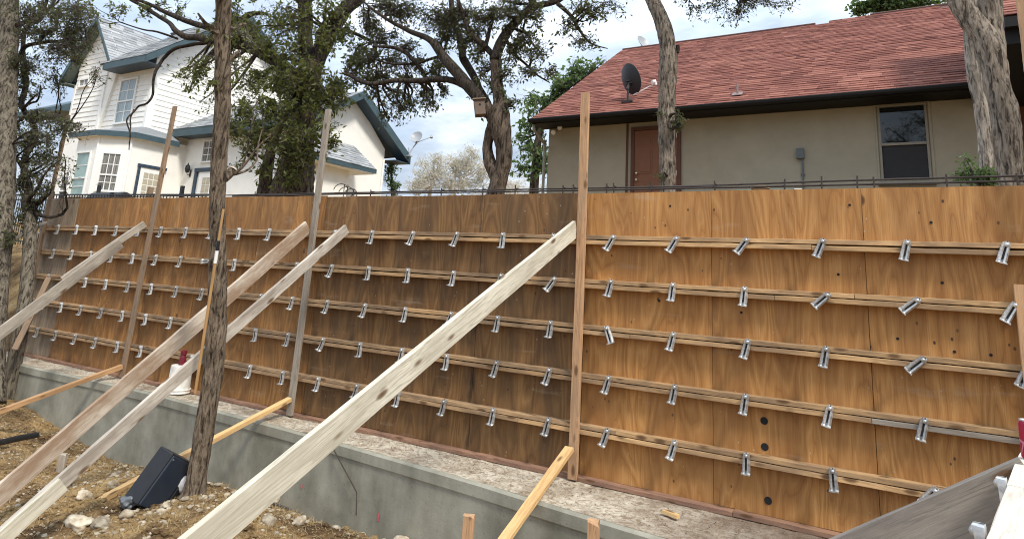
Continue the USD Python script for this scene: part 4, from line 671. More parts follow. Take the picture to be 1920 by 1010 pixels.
def shingles(parent, O, A, S, span, nrows, expo, mat_, under, indiv=0, seed=1, tab=(0.16, 0.42), thick=0.010):
    """courses of tabs: O eave corner, A along the eave, S up the slope; span(t) gives (x0, x1) at slope distance t"""
    O, A, S = np.asarray(O, float), norm(A), norm(S); N = np.cross(A, S); r = np.random.RandomState(seed); rest_v, rest_f, rest_t, off, cnt = [], [], [], 0, 0
    for row in range(nrows):
        t0, t1 = row * expo - 0.02, (row + 1) * expo + 0.015; x0, x1 = span((row + 0.5) * expo)
        x = x0 + (-r.uniform(0, 0.25) if row else 0); x = x0
        while x < x1 - 0.01:
            w = min(r.uniform(*tab), x1 - x)
            if x1 - x - w < 0.06: w = x1 - x
            th = thick * r.choice([0.55, 1.0, 1.5]); dt = r.uniform(-0.006, 0.004)
            b = [O + A * (x + 0.0015) + S * (t0 + dt) + N * 0.002, O + A * (x + w - 0.0015) + S * (t0 + dt) + N * 0.002, O + A * (x + w - 0.0015) + S * t1 + N * 0.001, O + A * (x + 0.0015) + S * t1 + N * 0.001]
            tp = [b[0] + N * (th + 0.006), b[1] + N * (th + 0.006), b[2] + N * 0.003, b[3] + N * 0.003]
            tn = min(1, max(0, 0.5 + 0.26 * r.normal()))
            if cnt < indiv: obj('shingle', tm(b + tp, BF), mat_, parent, tone=[tn] * 8)
            else: rest_v += b + tp; rest_t += [tn] * 8; rest_f.append(np.array(BF) + off); off += 8
            cnt += 1; x += w
    if rest_v: obj('upper_shingles' if indiv else 'shingle_courses', tm(rest_v, np.concatenate(rest_f)), mat_, parent, kind='stuff', tone=rest_t)

# ---------------------------------------------------------------- red-roofed house
hr = thing('red_roof_house', 'taupe stucco house with red shingle roof and brown door', 'house')
HY = 7.0
obj('wall', wall_quad([(-4.36, HY, 2.4), (4.3, HY, 2.4), (4.3, HY, 5.36), (-4.36, HY, 5.36)], 0.2, (0, -1, 0)), STUCCO, hr)
obj('side_wall', wall_quad([(-4.36, 14.6, 2.4), (-4.36, HY + 0.2, 2.4), (-4.36, HY + 0.2, 5.3), (-4.36, 12.0, 8.6), (-4.36, 14.6, 7)], 0.2, (-1, 0, 0)), STUCCO, hr)
obj('porch_back_wall', wall_quad([(4.31, HY, 2.4), (9.0, HY, 2.4), (9.0, HY, 5.3), (4.31, HY, 5.3)], 0.2, (0, -1, 0)), FRAME_BROWN, hr)  # stucco wall continued in dark brown, porch shade put into its colour
E0 = np.array([-4.52, 6.40, 5.30]); SL = norm((0, 5.69, 3.634)); NR = np.cross([1, 0, 0], SL)
slen = 6.74
def slab(x0, x1, t0, t1, th=0.10):
    a = [E0 + np.array([x - E0[0], 0, 0]) + SL * t - NR * 0.004 for x, t in ((x0, t0), (x1, t0), (x1, t1), (x0, t1))]; b = [p - NR * th for p in a]; return hexa(b + a)
rf = obj('roof', cat_([slab(-4.50, 1.32, 0.03, slen), slab(1.325, 8.0, 0.03, slen + 0.26)]), ROOF_UNDER, hr)
shingles(rf, E0, (1, 0, 0), SL, lambda t: (0.0, 9.6), int(slen / 0.142), 0.142, SH_RED, None, indiv=300, seed=3)
shingles(rf, E0 + np.array([5.85, 0, 0]) + SL * (slen - 0.03), (1, 0, 0), SL, lambda t: (0.0, 2.5), 2, 0.142, SH_RED, None, indiv=0, seed=4)
for (x0, x1, t, nm) in ((-4.5, 1.0, slen + 0.0, 'ridge_cap'), (2.3, 8.0, slen + 0.27, 'ridge_cap')):
    p0, p1 = E0 + [x0 - E0[0], 0, 0] + SL * t, E0 + [x1 - E0[0], 0, 0] + SL * t
    obj('ridge_cap', tube([p0, p1], 0.05, 6), ROOF_UNDER, rf)
obj('back_slope', hexa([(-4.5, 12.1, 8.72), (8, 12.1, 8.72), (8, 17, 5.6), (-4.5, 17, 5.6), (-4.5, 12.1, 8.82), (8, 12.1, 8.82), (8, 17, 5.7), (-4.5, 17, 5.7)]), ROOF_UNDER, rf)
V = [[x, y, z] for x in (-4.55, 4.2) for (y, z) in ((6.40, 5.290), (6.295, 5.290), (6.29, 5.275), (6.30, 5.235), (6.33, 5.205), (6.40, 5.20))]
F = [[i, (i + 1) % 6, (i + 1) % 6 + 6] for i in range(6)] + [[i, (i + 1) % 6 + 6, i + 6] for i in range(6)] + [[0, i + 1, i] for i in range(1, 5)] + [[6, 6 + i, 7 + i] for i in range(1, 5)]
obj('gutter', tm(V, F), GUTTER, hr)
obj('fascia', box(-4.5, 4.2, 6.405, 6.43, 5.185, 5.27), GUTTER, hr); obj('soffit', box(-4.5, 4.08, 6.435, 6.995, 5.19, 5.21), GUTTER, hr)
obj('wing_roof', hexa([(3.75, 3.66, 5.30), (9, 3.66, 5.30), (9, 7.5, 7.85), (3.75, 7.5, 7.85), (3.75, 3.66, 5.36), (9, 3.66, 5.36), (9, 7.5, 7.91), (3.75, 7.5, 7.91)]), ROOF_UNDER, hr)
shingles(hr, (3.75, 3.64, 5.365), (1, 0, 0), (0, 3.84, 2.55), lambda t: (0.0, 2.4), 32, 0.142, SH_RED, None, seed=14)
obj('wing_gutter', cat_([box(3.76, 8, 3.54, 3.66, 5.17, 5.30), box(3.77, 8, 3.66, 3.69, 4.98, 5.285), box(3.77, 8, 3.70, 6.99, 4.99, 5.01)]), GUTTER, hr)
# door
u, nn = np.array([1.0, 0, 0]), np.array([0, -1.0, 0])
dr = obj('door', obox((-1.80, HY - 0.002, 4.00), u, nn, 0.92, 2.00, 0.035), DOOR_BROWN, hr)
obj('door_frame', cat_([obox((-2.30, HY - 0.001, 4.02), u, nn, 0.075, 2.10, 0.06), obox((-1.30, HY - 0.001, 4.02), u, nn, 0.075, 2.10, 0.06), obox((-1.80, HY - 0.001, 5.045), u, nn, 1.075, 0.075, 0.062)]), FRAME_BROWN, dr)
obj('shadow_joint', obox((-2.44, HY - 0.001, 3.9), u, nn, 0.05, 2.72, 0.012), FRAME_BROWN, hr)  # dark strip painted in for the shade of the wall recess beside the door
for px_ in (-2.02, -1.58):
    for (zc, hh) in ((4.75, 0.22), (4.32, 0.52), (3.55, 0.62)):
        obj('door_panel', cat_([obox((px_, HY - 0.034, zc), u, nn, 0.30, hh, 0.010), obox((px_, HY - 0.0435, zc), u, nn, 0.22, hh - 0.08, 0.008)]), DOOR_BROWN, dr)
for zc in (3.93, 4.07): 
    k = trimesh.creation.icosphere(subdivisions=2, radius=0.030); k.apply_translation([-2.20, HY - 0.07, zc]); obj('knob', k, BRASS, dr, smooth=True)
for zc in (4.05, 4.85): obj('hinge', obox((-1.335, HY - 0.037, zc), u, nn, 0.03, 0.10, 0.012), BRASS, dr)
obj('hook', cat_([cyl((-1.60, HY - 0.05, 4.52), (-1.60, HY - 0.06, 4.36), 0.022, 8)]), BRASS, dr)
wn = window(hr, (2.685, HY - 0.002, 4.465), u, nn, 0.68, 1.34, GLASS_DARK, lower=SCREEN, cols=1, rows=1, split=0.49, fr=0.035, frame_mat=ALU, depth=0.05)
obj('sill', obox((2.685, HY - 0.002, 3.74), u, nn, 0.86, 0.05, 0.08), ALU, hr)
obj('header_trim', cat_([obox((2.685, HY - 0.001, 5.20), u, nn, 0.86, 0.06, 0.03), obox((3.10, HY - 0.001, 4.47), u, nn, 0.04, 1.42, 0.02), obox((2.275, HY - 0.001, 4.47), u, nn, 0.03, 1.42, 0.02)]), STUCCO, hr)
eb = obj('meter_box', obox((1.005, HY - 0.002, 4.35), u, nn, 0.13, 0.19, 0.09), GREY_BOX, hr)
obj('conduit', cat_([cyl((1.035, HY - 0.04, 4.26), (1.035, HY - 0.04, 2.6), 0.017, 8), obox((1.035, HY - 0.002, 3.95), u, nn, 0.07, 0.02, 0.03)]), GREY_BOX, eb)
fl = obj('floodlight', obox((-4.10, HY - 0.002, 5.18), u, nn, 0.10, 0.10, 0.04), ALU, hr)
for (dx, dz) in ((-0.08, -0.07), (0.08, 0.03)):
    obj('lamp_head', moved(revolve([(0, 0), (0.03, 0), (0.058, 0.09), (0.058, 0.10), (0, 0.096)], 16), np.vstack([np.hstack([rotm([1, 0, 0], 115), [[-4.10 + dx], [HY - 0.06], [5.18 + dz]]]), [0, 0, 0, 1]])), WHITE_PL, fl, smooth=40)
obj('downspout', tube(smooth_path([(-4.47, 6.45, 5.18), (-4.47, 6.46, 5.06), (-4.44, 6.62, 4.98), (-4.42, 6.86, 4.84), (-4.42, 6.93, 4.70), (-4.42, 6.93, 2.6)], 4), 0.036, 8), ALU, hr, smooth=True)
vp = np.array([-0.08, 6.77, 5.56]); obj('vent_pipe', cat_([cyl(vp, vp + [0, 0, 0.23], 0.022, 10), hexa([vp + q for q in ([-0.10, -0.08, -0.035], [0.10, -0.08, -0.035], [0.10, 0.08, 0.067], [-0.10, 0.08, 0.067], [-0.10, -0.08, -0.023], [0.10, -0.08, -0.023], [0.10, 0.08, 0.079], [-0.10, 0.08, 0.079])])]), VENT, hr)
def dish(name, label, base, face, rw, rh, pole_h, mats, arm=0.6, arm_dir=None, lean=(0, 0)):
    """oval offset dish: base foot point, face = direction it looks"""
    t = thing(name, label, 'satellite dish', loc=base); f = norm(face); s = norm(np.cross([0, 0, 1], f)); up = np.cross(f, s)
    c = np.array([lean[0], lean[1], pole_h]) + f * 0.10 + up * rh * 0.55
    nr, na = 6, 28; Vv = []
    for sgn in (0, 1):
        for i in range(nr + 1):
            q = i / nr
            for a in np.linspace(0, 2 * math.pi, na, endpoint=False): Vv.append(c + s * rw * q * math.cos(a) + up * rh * q * math.sin(a) + f * (0.09 * q * q - 0.012 * sgn))
    Ff = []; lay = (nr + 1) * na
    for sgn in (0, 1):
        for i in range(nr):
            for a in range(na):
                p_, q_ = sgn * lay + i * na + a, sgn * lay + i * na + (a + 1) % na; quad = [[p_, q_, q_ + na], [p_, q_ + na, p_ + na]]
                Ff += quad if sgn == 1 else [x[::-1] for x in quad]
    for a in range(na):
        p_, q_ = nr * na + a, nr * na + (a + 1) % na; Ff += [[p_, q_, q_ + lay], [p_, q_ + lay, p_ + lay]]
    obj('reflector', tm(Vv, Ff), mats[0], t, smooth=50)
    top = np.array([lean[0], lean[1], pole_h])
    obj('mast', cat_([tube(smooth_path([(0, 0, 0), (lean[0] * 0.4, lean[1] * 0.4, pole_h * 0.5), tuple(top)], 4), 0.022, 8), tube([(-0.02, 0.06, 0.02), (-0.02, 0, pole_h * .6)], 0.012, 6)]), mats[1], t, smooth=40)
    obj('foot_plate', box(-0.12, 0.12, -0.08, 0.08, -0.02, 0.02), mats[1], t)
    obj('back_bracket', cat_([tube([top - f * 0.02, c - f * 0.01 - up * rh * 0.25], 0.03, 8), tube([c - f * 0.02 - s * 0.09 - up * rh * .2, c - f * 0.02 + s * 0.09 - up * rh * .2], 0.022, 6), tube([c - f * 0.02 - s * 0.07 - up * 0.02, c - f * 0.02 + s * 0.07 - up * 0.02], 0.02, 6)]), mats[1], t)
    a0 = c - up * rh * 0.98 + f * 0.05; a1 = a0 + (f * 0.85 + up * 0.32 if arm_dir is None else norm(arm_dir)) * arm
    obj('feed_arm', tube([a0 - f * 0.04, a1], 0.015, 6), mats[2], t)
    hd = obj('feed_horn', cat_([tube([a1 + up * -0.03, a1 + up * 0.09], [0.035, 0.03], 10), tube([a1 + up * 0.05, a1 + up * 0.05 - f * 0.09], [0.03, 0.04], 10)]), mats[3], t, smooth=40)
    return t
dish('satellite_dish', 'black oval satellite dish on the red roof above the brown door', (-2.43, 6.95, 5.66), (0.36, 0.80, 0.36), 0.27, 0.36, 0.30, (DISH_DARK, DISH_DARK, WHITE_PL, WHITE_PL), arm=0.52, arm_dir=(0.9, 0.05, 0.42))
dish('satellite_dish', 'grey satellite dish half hidden behind the red roof ridge', (-4.05, 12.7, 8.7), (0.75, -0.35, 0.5), 0.26, 0.33, 0.35, (DISH_GREY, DISH_GREY, DISH_GREY, DISH_DARK), arm=0.6, arm_dir=(0.95, 0.0, 0.25))
cb = thing('utility_cabinet', 'low pale green utility cabinet seen over the wall under the meter box', 'cabinet'); obj('cabinet_body', box(0.22, 1.02, 5.2, 5.75, 2.5, 3.385), CABINET, cb); obj('cabinet_lid', box(0.19, 1.05, 5.16, 5.79, 3.387, 3.42), CABINET, cb)
hk = thing('white_pedestal', 'small white pedestal beside the utility cabinet', 'pedestal'); obj('pedestal_post', box(1.07, 1.16, 5.3, 5.4, 2.5, 3.40), WHITE_PL, hk)
obj('pedestal_cap', box(1.06, 1.17, 5.29, 5.41, 3.402, 3.44), WHITE_PL, hk)

# ---------------------------------------------------------------- white two-storey house
hl = thing('white_house', 'white two-storey house with slate blue trim and grey shingles', 'house')
FY_, GX0, GX1, RX = 5.2, -22.62, -20.66, -18.0       # front plane, gable wall ends, right corner
EX = np.array([1.0, 0, 0]); NYm = np.array([0, -1.0, 0]); EY = np.array([0, 1.0, 0]); NXp = np.array([1.0, 0, 0])
APX, APZ = -21.42, 9.95
def gz_at(x): return APZ - abs(x - APX) * (2.05 / 1.62)
obj('gable_wall', wall_quad([(GX0, FY_ + .03, 5.6), (GX1, FY_ + .03, 5.6), (-20.0, FY_ + .03, 8.1), (APX, FY_ + .03, APZ - .1), (GX0, FY_ + .03, 8.2)], 0.2, NYm), STUCCO_W, hl)
obj('front_wall', wall_quad([(GX1, FY_ + .13, 5.6), (RX, FY_ + .13, 5.6), (RX, FY_ + .13, 8.1), (GX1, FY_ + .13, 8.1)], 0.2, NYm), STUCCO_W, hl)
RY1, RZ1 = 8.2, 10.55                      # main ridge
def rake_z(y): return 7.80 + (y - 4.75) * ((RZ1 - 7.80) / (RY1 - 4.75)) if y < RY1 else RZ1 - (y - RY1) * ((RZ1 - 7.80) / (RY1 - 4.75))
obj('side_wall', wall_quad([(RX - .03, FY_ + .15, 5.3), (RX - .03, 11.4, 5.3), (RX - .03, 11.4, rake_z(11.4)), (RX - .03, RY1, RZ1 - .1), (RX - .03, FY_ + .15, rake_z(FY_ + .15) - .05)], 0.2, NXp), STUCCO_W, hl)
def siding(u, n, base, x0x1, z0, rows, expo=0.178):
    base, u, n = np.asarray(base, float), norm(u), norm(n); zz = np.array([0, 0, 1.0])
    for r in range(rows):
        a, b = x0x1(z0 + (r + 0.5) * expo)
        if b - a < 0.12: continue
        zb, zt = z0 + r * expo, z0 + (r + 1) * expo + 0.01
        P = [base + u * a + zz * zb, base + u * b + zz * zb, base + u * b + zz * zb + n * 0.026, base + u * a + zz * zb + n * 0.026, base + u * a + zz * zt, base + u * b + zz * zt, base + u * b + zz * zt + n * 0.006, base + u * a + zz * zt + n * 0.006]
        m = tm(P, BF)
        if m.volume < 0: m.invert()
        obj('siding_board', m, SIDING, hl)
siding(EX, NYm, (0, FY_ + .03, 0), lambda z: (max(GX0, APX - (APZ - z) * 1.62 / 2.05) + .02, min(GX1 - .05 if z < 7.9 else -20.1, APX + (APZ - z) * 1.62 / 2.05) - .02), 5.66, 23)
siding(EX, NYm, (0, FY_ + .13, 0), lambda z: (GX1 + .06, RX - .08), 5.62, 13)
siding(EY, NXp, (RX - .03, 0, 0), lambda z: (FY_ + .20 if z < 8 else 4.75 + (z - 7.80) / 0.797 + .25, min(11.4, 11.65 - max(0, z - 7.8) / 0.797 - .1)), 5.35, 27)
for cb_ in ([box(GX1 - .06, GX1 + .06, FY_ - .015, FY_ + .03, 5.6, 7.95), box(RX - .1, RX + .012, FY_ + .095, FY_ + .13, 5.6, 7.8), box(RX - .03, RX + .01, FY_ + .131, FY_ + .22, 5.6, 7.85), box(GX0 - .02, GX0 + .08, FY_ - .01, FY_ + .03, 5.6, 7.6)]): obj('corner_trim', cb_, TRIM_W, hl)
window(hl, (-19.30, FY_ + .11, 6.76), EX, NYm, 0.88, 1.46, GLASS_BLUE, cols=2, rows=2, split=0.5, fr=0.06)
window(hl, (-22.02, FY_ + .005, 7.645), EX, NYm, 0.56, 0.22, GLASS_GREY, cols=2, rows=1, split=0, fr=0.06)
# gable roof (ridge along y) and main roof (ridge along x)
def roof_slab(pts, th, m, name, parent):
    pts = np.asarray(pts, float); n = norm(np.cross(pts[1] - pts[0], pts[2] - pts[0])); n = n if n[2] > 0 else -n
    k = wall_quad(pts, th, n)
    if k.volume < 0: k.invert()
    return obj(name, k, m, parent)
gyf = FY_ - 0.32
gl = roof_slab([(APX, gyf, APZ), (APX, 9, APZ), (-23.1, 9, 7.86), (-23.1, gyf, 7.86)], 0.06, ROOF_UNDER_G, 'roof', hl)
gr = roof_slab([(APX, gyf, APZ), (-19.95, gyf, 8.09), (-19.95, 6.2, 8.09), (APX, 9.5, APZ)], 0.06, ROOF_UNDER_G, 'gable_slope', gl)
O = np.array([APX, gyf, APZ]); S_ = norm(np.array([APX - (-19.95), 0, APZ - 8.09])); sl = math.hypot(1.47, 1.86)
shingles(gl, (-19.95, gyf, 8.10), (0, 1, 0), S_, lambda t: (0.0, 1.3 + 3.3 * t / sl), int(sl / 0.142), 0.142, SH_GREY, None, seed=6)
shingles(gl, (-23.1, 9, 7.87), (0, -1, 0), norm((1.68, 0, 2.09)), lambda t: (0.0, 9 - gyf), 18, 0.142, SH_GREY, None, seed=61)
mr = roof_slab([(-20.3, 4.75, 7.98), (-17.55, 4.75, 7.98), (-17.55, RY1, RZ1 + .18), (-20.9, RY1, RZ1 + .18)], 0.06, ROOF_UNDER_G, 'main_slope', gl)
sl2 = math.hypot(RY1 - 4.75, RZ1 + .2 - 7.98)
shingles(gl, (-20.4, 4.73, 7.985), (1, 0, 0), norm((0, RY1 - 4.75, RZ1 + .2 - 7.98)), lambda t: (0.12, 2.86), int(sl2 / 0.142), 0.142, SH_GREY, None, seed=7)
roof_slab([(-17.55, RY1, RZ1 + .18), (-17.55, 11.8, 7.9), (-22.5, 11.8, 7.9), (-22.5, RY1, RZ1 + .18)], 0.06, ROOF_UNDER_G, 'rear_slope', gl)
# barge boards, fascias, soffits
def strip(a, b, h, th, nrm_, m, name):
    a, b = np.asarray(a, float), np.asarray(b, float); n = norm(nrm_); dn = np.array([0, 0, -h]); 
    q = hexa([a + dn, b + dn, b + dn - n * th, a + dn - n * th, a, b, b - n * th, a - n * th])
    if q.volume < 0: q.invert()
    return obj(name, q, m, hl)
strip((-23.12, gyf - .02, 7.83), (APX, gyf - .02, APZ + .02), 0.24, 0.04, NYm, TRIM_BLUE, 'barge_board')
strip((APX, gyf - .021, APZ + .02), (-19.95, gyf - .021, 8.10), 0.17, 0.04, NYm, TRIM_BLUE, 'barge_board')
obj('gable_soffit', cat_([hexa([(-23.05, gyf + .025, 7.76), (APX - .03, gyf + .025, APZ - .17), (APX - .03, FY_ + .05, APZ - .17), (-23.05, FY_ + .05, 7.76), (-23.05, gyf + .025, 7.79), (APX - .03, gyf + .025, APZ - .14), (APX - .03, FY_ + .05, APZ - .14), (-23.05, FY_ + .05, 7.79)])]), SOFFIT, hl)
strip((-23.13, 9, 7.84), (-23.13, gyf, 7.84), 0.20, 0.04, (-1, 0, 0), TRIM_BLUE, 'eave_fascia')
obj('eave_box', box(-23.1, GX0 - .02, gyf + .02, 7.5, 7.60, 7.63), SOFFIT, hl)
strip((-19.95, 4.72, 7.97), (-17.56, 4.72, 7.97), 0.22, 0.04, NYm, TRIM_BLUE, 'eave_fascia')
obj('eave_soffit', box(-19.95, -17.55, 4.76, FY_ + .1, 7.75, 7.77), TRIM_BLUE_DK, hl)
obj('eave_return', box(-20.02, -19.94, 4.72, FY_ - .02, 7.75, 7.97), TRIM_BLUE, hl)
strip((-17.53, 4.72, 7.96), (-17.53, RY1, RZ1 + .17), 0.24, 0.04, NXp, TRIM_BLUE, 'barge_board')
strip((-17.53, RY1, RZ1 + .17), (-17.53, 11.8, 7.86), 0.24, 0.04, NXp, TRIM_BLUE, 'barge_board')
# ground-floor bay
B0, B1, B2, B3 = np.array([-19.86, 4.37, 0]), np.array([-18.62, 4.37, 0]), np.array([-17.78, 4.90, 0]), np.array([-17.78, 6.72, 0])
def wseg(a, b, z0, z1, m, name='bay_wall'):
    a, b = np.asarray(a, float), np.asarray(b, float); d = norm(b - a); n = np.array([d[1], -d[0], 0]); zz = np.array([0, 0, 1.0])
    return obj(name, wall_quad([a + zz * z0, b + zz * z0, b + zz * z1, a + zz * z1], 0.18, n), m, hl), d, n
wseg((-22.62, 5.22, 0), (-19.86, 5.22, 0), 2.3, 5.6, STUCCO_W, 'lower_wall'); wseg((-19.855, 5.2, 0), (-19.855, 4.56, 0), 2.3, 5.395, STUCCO_W)
wseg(B0, B1, 2.3, 5.4, STUCCO_W); _, d12, n12 = wseg(B1, B2, 2.3, 5.4, STUCCO_W); wseg(B2, B3, 2.3, 5.45, STUCCO_W)
window(hl, (-19.29, 4.365, 4.15), EX, NYm, 0.74, 1.32, GLASS_GREEN, cols=1, rows=2, split=0.4, fr=0.05)
window(hl, (-21.95, 5.215, 3.78), EX, NYm, 0.45, 0.95, GLASS_GREY, lower=SCREEN, cols=1, rows=1, split=0.5, fr=0.07)
mid12 = (B1 + B2) / 2; window(hl, (mid12[0], mid12[1], 4.22), d12, n12, 0.52, 1.12, GLASS_GREY, cols=3, rows=2, split=0.42, fr=0.06, mun=0.02)
for cb_ in ([cyl((B1[0], B1[1], 2.4), (B1[0], B1[1], 5.3), 0.035, 8), cyl((B2[0], B2[1], 2.4), (B2[0], B2[1], 5.3), 0.035, 8)]): obj('bay_corner', cb_, TRIM_W, hl)
E_ = [np.array(p) for p in ((-20.12, 4.19, 5.48), (-18.57, 4.19, 5.48), (-17.58, 4.86, 5.48), (-17.58, 6.33, 5.48))]
T_ = [np.array(p) for p in ((-20.12, 5.3, 5.80), (-18.5, 5.3, 5.80), (-18.0, 5.35, 5.80), (-18.0, 6.33, 5.72))]
for i in range(3):
    roof_slab([E_[i], E_[i + 1], T_[i + 1], T_[i]], 0.04, SH_GREY, 'skirt_roof', hl)
    d = norm(E_[i + 1] - E_[i]); n_ = np.array([d[1], -d[0], 0]); strip(E_[i] + n_ * 0.005 + [0, 0, .005], E_[i + 1] + n_ * 0.005 + [0, 0, .005], 0.17, 0.04, n_, TRIM_BLUE, 'skirt_fascia')
sf = trimesh.creation.extrude_polygon(__import__('shapely').Polygon([(-20.08, 4.24), (-18.59, 4.24), (-17.64, 4.89), (-17.64, 6.33), (-18.2, 6.33), (-18.2, 5.3), (-20.08, 5.3)]), 0.02, engine='earcut'); sf.apply_translation([0, 0, 5.33]); obj('skirt_soffit', sf, STUCCO_W, hl)
# bay door (faces +x)
bd = obj('door', obox((-17.775, 5.66, 3.63), EY, NXp, 0.74, 1.70, 0.04), TRIM_W, hl)
obj('door_trim', cat_([obox((-17.775, 5.66, 4.53), EY, NXp, 0.92, 0.09, 0.07), obox((-17.775, 5.25, 3.6), EY, NXp, 0.07, 1.77, 0.06)]), TRIM_BLUE_DK, bd)
for i in range(3):
    for j in range(4): obj('pane', obox((-17.738, 5.66 + (i - 1) * 0.165, 4.24 - j * 0.20), EY, NXp, 0.145, 0.175, 0.008), GLASS_BLIND, bd)
# lower wing: ridge along x from the tall block to a gable end facing +x
WX, WY0, WY1, WR, WRZ, EZ = -12.2, 6.72, 10.2, 8.5, 7.28, 5.92
obj('wing_front_wall', wall_quad([(-17.78, WY0, 2.3), (WX, WY0, 2.3), (WX, WY0, 5.75), (-17.78, WY0, 5.75)], 0.2, NYm), STUCCO_W, hl)
obj('wing_gable_wall', wall_quad([(WX, WY0 + .2, 2.3), (WX, WY1, 2.3), (WX, WY1, 5.75), (WX, WR, WRZ - .08), (WX, WY0 + .2, 5.75)], 0.2, NXp), STUCCO_W, hl)
wr = roof_slab([(-18.0, 6.28, EZ), (-11.75, 6.28, EZ), (-11.75, WR, WRZ), (-18.0, WR, WRZ)], 0.06, ROOF_UNDER_G, 'wing_roof', hl)
shingles(wr, (-18.0, 6.26, EZ + .005), (1, 0, 0), norm((0, WR - 6.28, WRZ - EZ)), lambda t: (0.0, 6.27), 18, 0.142, SH_GREY, None, seed=8)
roof_slab([(-11.75, WR, WRZ), (-11.75, 11.0, 5.66), (-18, 11.0, 5.66), (-18, WR, WRZ)], 0.06, ROOF_UNDER_G, 'rear_wing_slope', hl)
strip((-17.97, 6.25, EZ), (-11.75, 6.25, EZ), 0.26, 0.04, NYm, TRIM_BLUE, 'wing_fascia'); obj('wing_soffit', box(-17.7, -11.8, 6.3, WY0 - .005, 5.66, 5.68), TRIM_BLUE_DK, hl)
strip((-11.73, 6.25, EZ), (-11.73, WR, WRZ + .02), 0.26, 0.04, NXp, TRIM_BLUE, 'wing_barge_board'); strip((-11.73, WR, WRZ + .02), (-11.73, 11.03, 5.66), 0.30, 0.04, NXp, TRIM_BLUE, 'wing_barge_board')
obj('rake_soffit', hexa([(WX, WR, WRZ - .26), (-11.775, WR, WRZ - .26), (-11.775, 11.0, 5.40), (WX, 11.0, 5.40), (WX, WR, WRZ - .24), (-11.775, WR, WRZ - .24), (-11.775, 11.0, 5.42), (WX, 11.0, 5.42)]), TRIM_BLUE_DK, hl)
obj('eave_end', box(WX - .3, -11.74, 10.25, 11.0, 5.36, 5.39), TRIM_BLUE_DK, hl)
obj('corner_pipe', cyl((WX + .03, 10.16, 2.4), (WX + .03, 10.16, 5.4), 0.04, 8), TRIM_W, hl)
# porch roof on the gable end
pr_ = roof_slab([(-11.15, 6.3, 4.76), (-11.15, 8.68, 4.76), (WX, 8.68, 5.56), (WX, 6.3, 5.56)], 0.05, ROOF_UNDER_G, 'porch_roof', hl)
shingles(pr_, (-11.13, 6.3, 4.765), (0, 1, 0), norm((-1.05, 0, 0.80)), lambda t: (0.0, 2.40), 9, 0.142, SH_GREY, None, seed=9)
strip((-11.12, 6.3, 4.755), (-11.12, 8.72, 4.755), 0.13, 0.04, NXp, TRIM_BLUE, 'porch_fascia'); obj('porch_soffit', box(WX + .02, -11.16, 6.3, 8.66, 4.60, 4.62), STUCCO_W, hl)
obj('porch_wall', wall_quad([(-11.5, 6.4, 2.3), (-11.5, 7.95, 2.3), (-11.5, 7.95, 4.6), (-11.5, 6.4, 4.6)], 0.6, NXp), STUCCO_W, hl)
window(hl, (-16.45, WY0 - .002, 5.20), EX, NYm, 0.74, 0.66, GLASS_GREY, cols=3, rows=3, split=0, fr=0.05)
d2 = obj('door', obox((-16.42, WY0 - .002, 3.62), EX, NYm, 0.80, 1.80, 0.04), TRIM_W, hl)
obj('door_trim', cat_([obox((-16.45, WY0 - .003, 4.59), EX, NYm, 1.24, 0.12, 0.07), obox((-17.00, WY0 - .003, 3.6), EX, NYm, 0.12, 1.85, 0.06), obox((-15.90, WY0 - .003, 3.6), EX, NYm, 0.12, 1.85, 0.06)]), TRIM_BLUE_DK, d2)
for i in range(2):
    for j in range(3): obj('pane', obox((-16.52 + i * 0.20, WY0 - .040, 4.22 - j * 0.25), EX, NYm, 0.18, 0.225, 0.008), GLASS_BLIND, d2)
ln = obj('wall_lantern', moved(revolve([(0, -0.14), (0.05, -0.12), (0.085, 0.0), (0.07, 0.10), (0.02, 0.15), (0.012, 0.20), (0, 0.20)], 8), np.array([[1, 0, 0, -17.36], [0, 1, 0, WY0 - .13], [0, 0, 1, 4.63], [0, 0, 0, 1.0]])), BLACK_IRON, hl)
obj('bracket', cat_([tube([(-17.36, WY0, 4.45), (-17.36, WY0 - .13, 4.45)], 0.014, 6), obox((-17.36, WY0 - .002, 4.5), EX, NYm, 0.07, 0.24, 0.02)]), BLACK_IRON, ln)
obj('side_roof', hexa([(-26.0, 4.9, 6.62), (-22.66, 4.9, 6.62), (-22.66, 7, 6.9), (-26, 7, 6.9), (-26.0, 4.9, 6.8), (-22.66, 4.9, 6.8), (-22.66, 7, 7.9), (-26, 7, 7.9)]), TRIM_BLUE, hl)
dish('satellite_dish', 'pale grey satellite dish on the lower eave corner of the white house', (-11.70, 10.85, 5.62), (0.25, -0.80, 0.55), 0.21, 0.25, 0.50, (DISH_GREY, DISH_GREY, DISH_GREY, DISH_GREY), arm=0.62, arm_dir=(0.55, 0.72, 0.42), lean=(0.10, 0.25))

